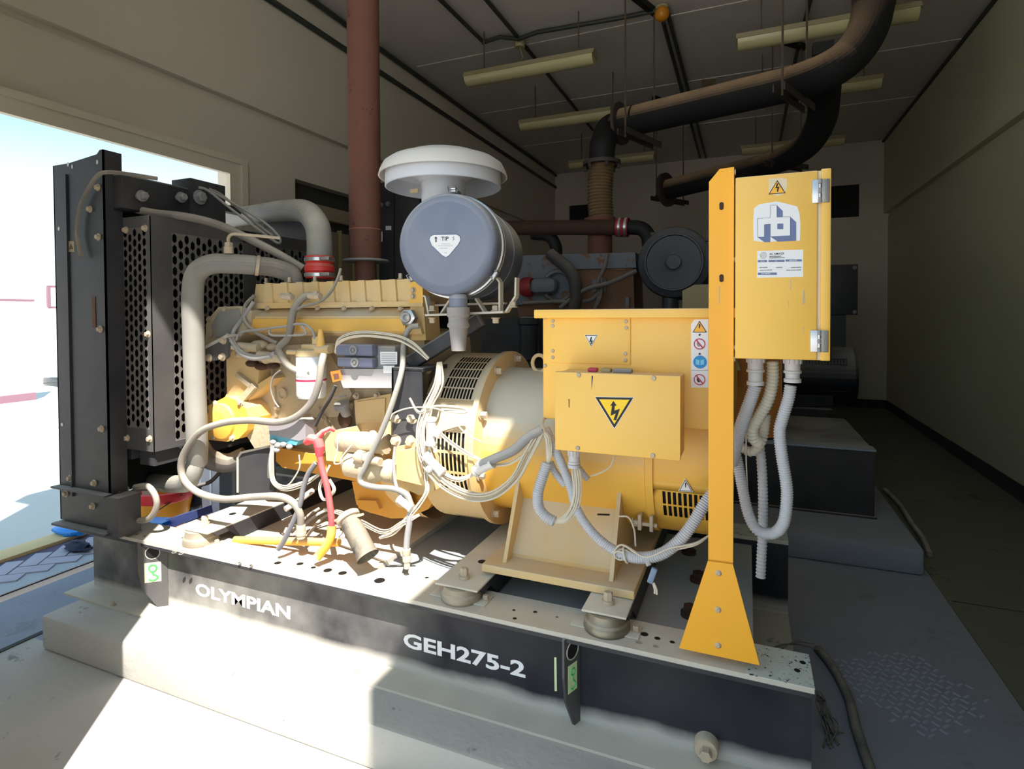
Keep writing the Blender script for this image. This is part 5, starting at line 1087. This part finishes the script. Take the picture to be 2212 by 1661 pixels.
for k, pth in enumerate(([(1640, 1425), (1680, 1395), (1730, 1392), (1770, 1405)], [(1690, 1400), (1720, 1385), (1760, 1390)])):
    G().tube([W(x, y, Z=.20 if k else .16) for x, y in pth], .003, 6, 6).build('strand', CONDD, fc)
g = G(); pts = [W(x, y, Z=.003) for x, y in ((1905, 1060), (1935, 1090), (1960, 1130), (1985, 1165), (2000, 1200))]
g.tube([p+Vector((.02, 0, .01)) for p in pts], .016, 8, 5); tag(g.build('floor_hose', HOSE), 'dusty rolled strip lying along the edge of the far plinth', 'hose')

# ================================================================== CEILING
def fitting(x0, x1, y, z, label, dy=0.0):
    t = thing('light_fitting', ((x0+x1)/2, y, z), label, 'light fitting', 'hanging tube light fittings')
    g = G(); g.prism([(x0, y-.085, z+.02), (x0, y-.045, z+.075), (x0, y+.045, z+.075), (x0, y+.085, z+.02)], (x1-x0, 0, 0)); g.build('housing', FIXT, t, False)
    g = G(); n = 8; pr_ = [(x0+.012, y+math.cos(math.pi*k/n)*.078, z+.02-math.sin(math.pi*k/n)*.065) for k in range(n+1)]; g.prism(pr_, (x1-x0-.024, 0, 0)); g.build('diffuser', DIFF, t)
    for x in (x0+.15*(x1-x0), x1-.12*(x1-x0)):
        g = G(); g.cyl((x, y, z+.075), (x, y, ZC), .006, seg=6); g.build('hanger', RODM, t)
fitting(-2.43, -1.20, 4.76, 3.62, 'hanging tube light fitting between the exhaust stack and the flexible exhaust, nearest row')
fitting(-.09, 1.14, 4.94, 3.60, 'hanging tube light fitting crossing behind the big black pipe, nearest row')
fitting(-2.42, -1.20, 6.10, 3.60, 'hanging tube light fitting above and behind the mushroom cap, second row')
fitting(-.05, 1.16, 6.28, 3.60, 'hanging tube light fitting partly behind the pipe bend, second row')
fitting(-2.40, -1.18, 7.98, 3.60, 'dim hanging tube light fitting on the left of the farthest row')
fitting(-.09, 1.12, 8.2, 3.60, 'dim hanging tube light fitting on the right of the farthest row')
# surface conduits
def cpipe(pts, label, r_=.018):
    return tag(G().tube(pts, r_, 8).build('ceiling_conduit', CPIPE), label, 'conduit')
cpipe([W(950, 0, Z=4.02)+Vector((-.02, -1.5, 0)), W(1045, 92, Z=4.02)], 'dark conduit ending at the elbow on the ceiling, left of two')
cpipe([W(1050, 0, Z=4.02)+Vector((0, -1.2, 0)), W(1122, 85, Z=4.02)], 'dark ceiling conduit joining the long cross conduit, right of two')
cpipe([W(1042, 92, Z=4.01), W(1080, 80, Z=4.01), W(1120, 84, Z=4.01), W(1160, 70, Z=4.01), W(1350, 37, Z=4.01), W(1420, 22, Z=4.01)], 'paint-spotted conduit crossing the ceiling to the amber lamp', .02)
cpipe([W(1130, 95, Z=4.02), W(1280, 280, Z=4.02)], 'dark ceiling conduit running back from the junction over the first light')
cpipe([W(1440, 20, Z=4.02), W(1525, 340, Z=4.02)], 'dark ceiling conduit running back from the amber lamp, right of the pair')
cpipe([W(1433, 50, Z=4.02), W(1512, 340, Z=4.02)], 'dark ceiling conduit running back from the amber lamp, left of the pair')
cpipe([W(1755, -20, Z=4.02), W(1720, 120, Z=4.02), W(1685, 305, Z=4.02)], 'dark ceiling conduit passing above the big black pipe')
cpipe([(XR-.075, 1.0, 4.02), (XR-.075, YB-.02, 4.02)], 'dark conduit along the ceiling corner of the right wall')
cpipe([(XL+.08, .9, 4.015), (XL+.08, YB-.02, 4.015)], 'dark conduit along the ceiling corner of the left wall', .022)
cpipe([(XL+.07, .9, 3.80), (XL+.07, YB-.02, 3.80)], 'dark conduit on the left wall just below the ceiling corner', .024)
jx = W(1123, 96, Z=4.0); g = G(); g.lathe([(.05, .03), (.05, -.02), (.045, -.03), (0, -.03)], jx, (0, 0, 1), 18); tag(g.build('junction_puck', FIXT), 'small round cream junction box on the ceiling conduit', 'junction box')
for x, y in ((1105, 135), ): tag(G().tube([jx+Vector((0, 0, -.02)), jx+Vector((0, .05, -.12)), W(1105, 140, Z=3.72)], .006, 6, 5).build('lamp_cord', FIXT), 'short pale cord from the round junction box to the light', 'cord')
lp = thing('amber_lamp', W(1430, 30, Z=3.97), 'round amber bulkhead lamp on the ceiling conduit', 'lamp')
g = G(); g.ball(W(1430, 30, Z=3.96), .062); g.build('globe', AMBER, lp)
g = G(); g.lathe([(.055, 0), (.055, .06)], W(1430, 30, Z=3.98), (0, 0, 1), 18); g.build('lamp_base', FIXT, lp)
tag(G().prism([W(x, y, Z=4.04) for x, y in ((1517, 172), (1547, 170), (1544, 190), (1514, 192))], (0, 0, .012)).build('ceiling_patch', CREAMC), 'small cream patch plate on the ceiling above the big black pipe', 'patch plate')

# exhaust mains
em = thing('exhaust_main', W(1600, 200, Z=3.1), 'big black lagged exhaust pipe with dusty top crossing under the ceiling', 'exhaust pipe')
PA = W(1345, 266, Z=3.05); PB = W(1715, 180, Z=3.06)
dirx = (PB-PA).normalized()
G().tube([PA, PA.lerp(PB, .5), PB], .120, 36).build('pipe', LAG, em)
bend = [PB, W(1790, 152, Y=4.27), W(1838, 118, Y=4.27), W(1870, 72, Y=4.27), W(1885, 20, Y=4.27), W(1886, -30, Y=4.27)]
bend.append(Vector((bend[-1].x, bend[-1].y, ZC-.005)))
G().tube(catmull(bend, 8), .120, 36).build('bend', LAG, em)
G().lathe([(.126, 0), (.126, .02)], PB, dirx, 36).build('seam_band', BLK, em)
G().lathe([(.123, 0), (.123, .015)], PA.lerp(PB, .08), dirx, 36).build('seam_band', BLK, em)
g = G(); g.lathe([(.08, 0), (.175, 0), (.175, .025), (.08, .025)], PA-dirx*.03, dirx, 36); g.build('flange', STEELD, em)
for k in range(8):
    u, v = perp(dirx); a = k*math.pi/4; p = PA-dirx*.035+u*math.cos(a)*.15+v*math.sin(a)*.15; G().hexb(p, -dirx, .014, .02).build('bolt', STEELD, em)
g = G(); e0 = PA-dirx*.03; ff_ = W(1300, 352, Y=4.62)
G().tube(catmull([e0, e0-dirx*.10+Vector((0, 0, -.02)), ff_+Vector((.01, 0, .15)), ff_+Vector((0, 0, .02))], 8), [.105]*25, 30).build('elbow', BLK, em)
QA = W(1440, 410, Y=6.6); QB = W(1640, 360, Y=6.2)
G().tube(catmull([W(1782, 150, Y=4.75), W(1780, 215, Y=5.0), W(1773, 262, Y=5.2), W(1745, 310, Y=5.5), W(1700, 340, Y=5.85), QB, QB.lerp(QA, .5), QA], 8), .112, 32).build('branch_pipe', LAG, em)
dq = (QB-QA).normalized(); g = G(); g.lathe([(.10, 0), (.19, 0), (.19, .04), (.10, .04)], QA-dq*.02, dq, 32); g.build('branch_flange', STEELD, em)
g = G(); g.beam(W(1755, 112, Y=4.3), W(1800, 105, Y=4.3), .10, .08); g.build('saddle', BLK, em)
fx = thing('flexible_exhaust', ff_, 'ribbed flexible steel exhaust joint hanging above the second engine', 'exhaust joint')
g = G(); P0 = [ff_, W(1296, 420, Y=4.62), W(1300, 492, Y=4.62)]
g.corr(P0, .100, .026, .07, 28, 8); g.build('bellows', FLEX, fx)
G().lathe([(.10, 0), (.155, 0), (.155, .03), (.10, .03)], ff_-Vector((0, 0, .02)), (0, 0, 1), 30).build('flange', STEELD, fx)
for k in range(6):
    a = k*math.pi/3; G().hexb(ff_+Vector((math.cos(a)*.14, math.sin(a)*.14, -.02)), (0, 0, -1), .014, .03).build('bolt', STEELD, fx)
# hangers
def hanger(a, b, zb, label):
    a = W(*a, Z=zb); b = W(*b, Z=zb); t = thing('pipe_hanger', (a+b)/2, label, 'hanger', 'rod hangers of the exhaust pipes')
    d = (b-a).normalized(); n = Vector((d.y, -d.x, 0))*.035
    for p in (a, b): G().cyl(p-Vector((0, 0, .04)), Vector((p.x, p.y, ZC)), .008, seg=6).build('rod', RODM, t)
    for sg in (-1, 1): G().beam(a-d*.06+n*sg, b+d*.06+n*sg, .010, .05).build('angle_bar', STEELD, t, False)
    ta = Vector((a.x, a.y, ZC-.025)); tb_ = Vector((b.x, b.y, ZC-.025)); G().beam(ta-d*.05, tb_+d*.05, .05, .05).build('top_bar', BLK, t, False)
hanger((1351, 285), (1413, 312), 2.90, 'twin rod hanger at the flanged end of the big black pipe')
hanger((1690, 193), (1742, 230), 2.92, 'twin rod hanger holding the big black pipe near its bend')
hanger((1418, 428), (1476, 438), 2.84, 'thin twin rod hanger at the flanged end of the far branch pipe')
hanger((1668, 352), (1730, 362), 2.86, 'thin twin rod hanger under the far branch pipe near its bend')

# ================================================================== SECOND AND THIRD GENERATOR SETS
g2 = thing('base_frame', (-.8, 4.7, .15), 'plain black base frame of the second generator set in the shade', 'base frame')
G().box(-3.12, .745, 4.15, 5.35, .152, .575, .005).build('tank', NAVYD if 0 else NAVY, g2); G().box(-2.3, .755, 4.13, 4.20, .150, .162).build('foot_flange', NAVY, g2)
G().box(-2.3, .75, 4.14, 4.26, .575, .585).build('top_flange', PANT, g2)
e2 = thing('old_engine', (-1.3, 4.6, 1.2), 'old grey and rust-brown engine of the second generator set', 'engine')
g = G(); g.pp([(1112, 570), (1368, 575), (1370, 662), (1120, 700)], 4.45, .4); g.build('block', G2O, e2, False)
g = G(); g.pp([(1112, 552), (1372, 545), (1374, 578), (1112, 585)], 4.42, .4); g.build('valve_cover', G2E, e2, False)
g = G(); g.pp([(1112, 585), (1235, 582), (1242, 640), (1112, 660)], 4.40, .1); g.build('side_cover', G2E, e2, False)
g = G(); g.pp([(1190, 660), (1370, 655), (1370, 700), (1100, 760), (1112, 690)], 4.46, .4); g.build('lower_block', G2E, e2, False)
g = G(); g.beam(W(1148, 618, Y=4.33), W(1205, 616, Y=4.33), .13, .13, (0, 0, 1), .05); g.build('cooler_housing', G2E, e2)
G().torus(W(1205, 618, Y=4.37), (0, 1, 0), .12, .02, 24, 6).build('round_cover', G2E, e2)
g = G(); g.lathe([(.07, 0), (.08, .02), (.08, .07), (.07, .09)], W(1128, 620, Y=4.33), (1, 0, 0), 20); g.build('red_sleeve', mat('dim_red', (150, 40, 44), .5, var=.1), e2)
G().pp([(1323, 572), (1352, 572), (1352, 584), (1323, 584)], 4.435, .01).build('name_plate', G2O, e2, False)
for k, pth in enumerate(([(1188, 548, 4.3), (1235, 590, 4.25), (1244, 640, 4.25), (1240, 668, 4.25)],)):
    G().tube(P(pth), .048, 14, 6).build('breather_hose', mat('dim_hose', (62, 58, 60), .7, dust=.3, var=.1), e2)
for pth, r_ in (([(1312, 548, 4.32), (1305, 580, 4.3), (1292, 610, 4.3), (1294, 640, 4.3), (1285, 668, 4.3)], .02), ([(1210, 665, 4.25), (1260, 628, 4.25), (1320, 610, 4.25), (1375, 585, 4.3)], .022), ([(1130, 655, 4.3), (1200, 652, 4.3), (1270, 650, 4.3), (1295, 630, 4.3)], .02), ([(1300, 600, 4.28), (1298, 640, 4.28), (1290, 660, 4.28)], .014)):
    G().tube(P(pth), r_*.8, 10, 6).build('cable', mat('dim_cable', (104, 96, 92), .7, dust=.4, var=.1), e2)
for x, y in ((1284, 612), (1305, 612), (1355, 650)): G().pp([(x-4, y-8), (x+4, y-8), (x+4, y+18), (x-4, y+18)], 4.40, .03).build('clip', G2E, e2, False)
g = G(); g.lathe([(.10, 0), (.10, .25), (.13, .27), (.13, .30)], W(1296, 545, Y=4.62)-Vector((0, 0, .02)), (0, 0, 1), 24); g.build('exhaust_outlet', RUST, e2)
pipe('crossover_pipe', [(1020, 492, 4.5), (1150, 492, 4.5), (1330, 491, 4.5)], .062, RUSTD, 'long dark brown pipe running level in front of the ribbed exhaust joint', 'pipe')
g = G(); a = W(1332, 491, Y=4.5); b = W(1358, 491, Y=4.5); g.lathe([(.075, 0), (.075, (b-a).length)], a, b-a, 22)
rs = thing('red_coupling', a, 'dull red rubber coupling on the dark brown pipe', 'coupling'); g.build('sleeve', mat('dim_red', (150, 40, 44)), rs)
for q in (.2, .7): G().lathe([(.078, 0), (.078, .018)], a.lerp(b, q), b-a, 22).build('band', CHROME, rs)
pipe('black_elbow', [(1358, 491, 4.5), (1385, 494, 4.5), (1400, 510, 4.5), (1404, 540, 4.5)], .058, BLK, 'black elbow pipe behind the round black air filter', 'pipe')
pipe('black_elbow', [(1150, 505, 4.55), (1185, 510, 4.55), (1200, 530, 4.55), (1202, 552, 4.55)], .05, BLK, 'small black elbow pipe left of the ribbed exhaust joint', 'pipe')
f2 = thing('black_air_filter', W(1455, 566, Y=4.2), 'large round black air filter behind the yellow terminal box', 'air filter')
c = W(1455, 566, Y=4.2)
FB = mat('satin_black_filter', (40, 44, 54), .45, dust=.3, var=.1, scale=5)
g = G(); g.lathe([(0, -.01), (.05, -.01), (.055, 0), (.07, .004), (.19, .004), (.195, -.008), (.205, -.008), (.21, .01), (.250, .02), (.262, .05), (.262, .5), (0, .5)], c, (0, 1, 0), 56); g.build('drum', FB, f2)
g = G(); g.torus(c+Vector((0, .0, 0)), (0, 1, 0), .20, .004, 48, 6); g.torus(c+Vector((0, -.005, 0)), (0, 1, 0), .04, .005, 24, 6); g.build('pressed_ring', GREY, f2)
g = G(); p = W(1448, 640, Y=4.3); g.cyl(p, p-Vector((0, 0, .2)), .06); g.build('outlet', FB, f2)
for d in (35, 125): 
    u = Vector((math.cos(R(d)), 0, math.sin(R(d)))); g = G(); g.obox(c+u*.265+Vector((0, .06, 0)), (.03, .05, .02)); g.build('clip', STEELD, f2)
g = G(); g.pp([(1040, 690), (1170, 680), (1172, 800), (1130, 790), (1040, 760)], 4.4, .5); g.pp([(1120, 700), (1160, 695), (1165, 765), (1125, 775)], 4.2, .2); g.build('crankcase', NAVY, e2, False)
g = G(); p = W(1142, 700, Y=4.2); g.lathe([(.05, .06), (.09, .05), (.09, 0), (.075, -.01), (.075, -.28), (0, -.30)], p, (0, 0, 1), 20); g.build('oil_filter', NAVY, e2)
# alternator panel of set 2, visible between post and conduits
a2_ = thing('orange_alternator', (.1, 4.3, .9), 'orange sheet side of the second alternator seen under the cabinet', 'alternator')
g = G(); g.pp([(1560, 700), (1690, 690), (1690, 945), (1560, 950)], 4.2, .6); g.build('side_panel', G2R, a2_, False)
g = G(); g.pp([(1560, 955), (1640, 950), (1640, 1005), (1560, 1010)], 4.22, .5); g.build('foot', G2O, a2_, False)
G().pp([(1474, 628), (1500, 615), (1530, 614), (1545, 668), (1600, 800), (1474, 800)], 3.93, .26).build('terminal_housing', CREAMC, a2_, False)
r2 = thing('black_radiator', W(860, 500, Y=4.3), 'black radiator of the second generator set behind the exhaust stack', 'radiator')
g = G(); g.pp([(820, 395), (905, 398), (905, 930), (820, 925)], 4.3, .08); g.build('side_channel', NAVY, r2, False)
g = G(); g.pp([(845, 400), (850, 400), (850, 880), (845, 880)], 4.28, .04); g.build('channel_lip', NAVY, r2, False)
g = G(); g.box(W(820, 400, Y=4.3).x, W(900, 400, Y=4.3).x, 4.38, 5.3, .577, 2.45); g.build('core', CORE, r2, False)
G().pp([(833, 488), (845, 488), (845, 497), (833, 497)], 4.27, .004).build('small_sticker', PAPER, r2, False)
G().pp([(819, 500), (826, 500), (826, 522), (819, 522)], 4.27, .004).build('small_sticker', PAPER, r2, False)
for x, y in ((823, 443), (838, 440)): G().hexb(W(x, y, Y=4.3), (0, -1, 0), .015, .015).build('bolt', GREY, r2)
# third set
g3 = thing('black_control_box', (1.0, 7.2, 1.4), 'dark control box standing over the far round alternator', 'control box')
g = G(); a = W(1790, 572, Y=7.2); b = W(1853, 680, Y=7.2); g.box(a.x-.2, b.x, 7.2, 7.6, b.z, a.z, .01); g.build('box', FB, g3)
for x, y in ((1846, 578), (1846, 674)): G().hexb(W(x, y, Y=7.2), (0, -1, 0), .015, .01).build('screw', GREY, g3)
G().box(a.x-.1, a.x+.18, 7.25, 7.5, .9, b.z).build('pedestal', FB, g3)
a3 = thing('dark_alternator', (.8, 7.4, .75), 'dark round alternator end with vent slots in the far corner', 'alternator')
g = G(); g.lathe([(0, 0), (.30, 0), (.33, .03), (.34, .9)], W(1775, 810, Y=7.3)+Vector((.32, 0, 0)), (-1, 0, 0), 40); g.build('drum', NAVY, a3)
pp0 = W(1735, 765, Y=7.02); g = G(); g.slots(lambda u, v: Vector((pp0.x+u, 7.0, pp0.z-.40+v)), 0, .42, 0, .36, 14, 5, .6, .8, False); o = g.build('vent_grille', FB, a3, False); tag(o, kind='stuff')
g = G(); g.pp([(1700, 740), (1795, 745), (1800, 875), (1700, 880)], 7.03, .35); g.build('lower_casing', NAVY, a3, False)
b3 = thing('base_frame', (0, 7.4, .15), 'black base frame of the farthest generator set under the dark alternator', 'base frame')
G().box(-1.8, .85, 6.95, 7.9, .152, .40, .005).build('tank', NAVY, b3); G().box(-1.8, .86, 6.93, 7.0, .15, .16).build('foot_flange', NAVY, b3)

# ================================================================== THINGS OUTSIDE THE OPENING
bk = thing('bucket', (-3.75, 2.9, 0), 'orange bucket with a red band standing behind the radiator foot', 'bucket')
p = W(355, 1120, X=-3.75); p.z = 0; q = p
rr = pxm(56, p)
g = G(); g.lathe([(0, 0), (rr*.80, 0), (rr*.97, .19), (rr*.94, .19), (rr*.78, .01)], q, (0, 0, 1), 32); g.build('pail', BUCK, bk)
g = G(); g.lathe([(rr*.975, .185), (rr*1.0, .19), (rr*1.03, .25), (rr*1.06, .255), (rr*1.0, .26), (rr*.96, .20)], q, (0, 0, 1), 32); g.build('rim', BUCKR, bk)
g = G(); g.tube(catmull([q+Vector((rr*1.02, 0, .23)), q+Vector((rr*.7, -rr*.9, .15)), q+Vector((0, -rr*1.15, .10)), q+Vector((-rr*.7, -rr*.9, .15)), q+Vector((-rr*1.02, 0, .23))], 6), .004, 6); g.build('handle', STEELD, bk)
def blob(name, c, r_, s_, m, label, cat, seed=1, n=.25):
    rn = random.Random(seed); g = G(); g.ball(c, r_, *s_, seg=16); g.v = [tuple(Vector(v)+(Vector(v)-Vector(c))*rn.uniform(-n, n)) for v in g.v]; return tag(g.build(name, m), label, cat)
blob('rubbish_bag', W(412, 1080, X=-3.7)+Vector((0, 0, -.02)), .10, (1, 1, 1.3), BAG, 'shiny black rubbish bag beside the orange bucket', 'bag', 2)
tag(G().pp([(234, 1045), (292, 1050), (300, 1138), (236, 1128)], 2.6, .12).build('paper_sack', PAPER, None, False), 'white paper sack standing left of the orange bucket', 'sack')
bx = thing('carton', W(460, 1060, X=-3.6), 'tall grey carton standing behind the black rubbish bag', 'carton')
g = G(); g.pp([(432, 985), (474, 975), (474, 1108), (438, 1114)], 2.8, .18); g.build('carton_body', mat('grey_card', (196, 194, 198), .8, var=.05), bx, False)
g = G(); g.pp([(452, 978), (456, 978), (457, 1112), (453, 1112)], 2.796, .004); g.build('tape', PAPER, bx, False)
tag(G().pp([(358, 1122), (425, 1102), (428, 1118), (366, 1142)], 2.35, .10).build('lilac_pack', LILAC, None, False), 'flat lilac pack with colour print lying in front of the orange bucket', 'pack')
tag(G().pp([(300, 1128), (350, 1130), (352, 1138), (310, 1140)], 2.3, .10).build('blue_strip', BLUEP, None, False), 'bright blue plastic strip lying by the radiator foot', 'plastic strip')
p = W(150, 1145, Z=.03); o = blob('blue_bag', p, .085, (1.6, .8, .35), BLUEP, 'bright blue plastic bag on the ground under the radiator foot', 'bag', 3, .12)
p = W(168, 1180, Z=.02); o = blob('work_glove', p, .075, (1.5, .7, .35), GLOVE, 'dark blue work glove lying on the block paving', 'glove', 4, .2)
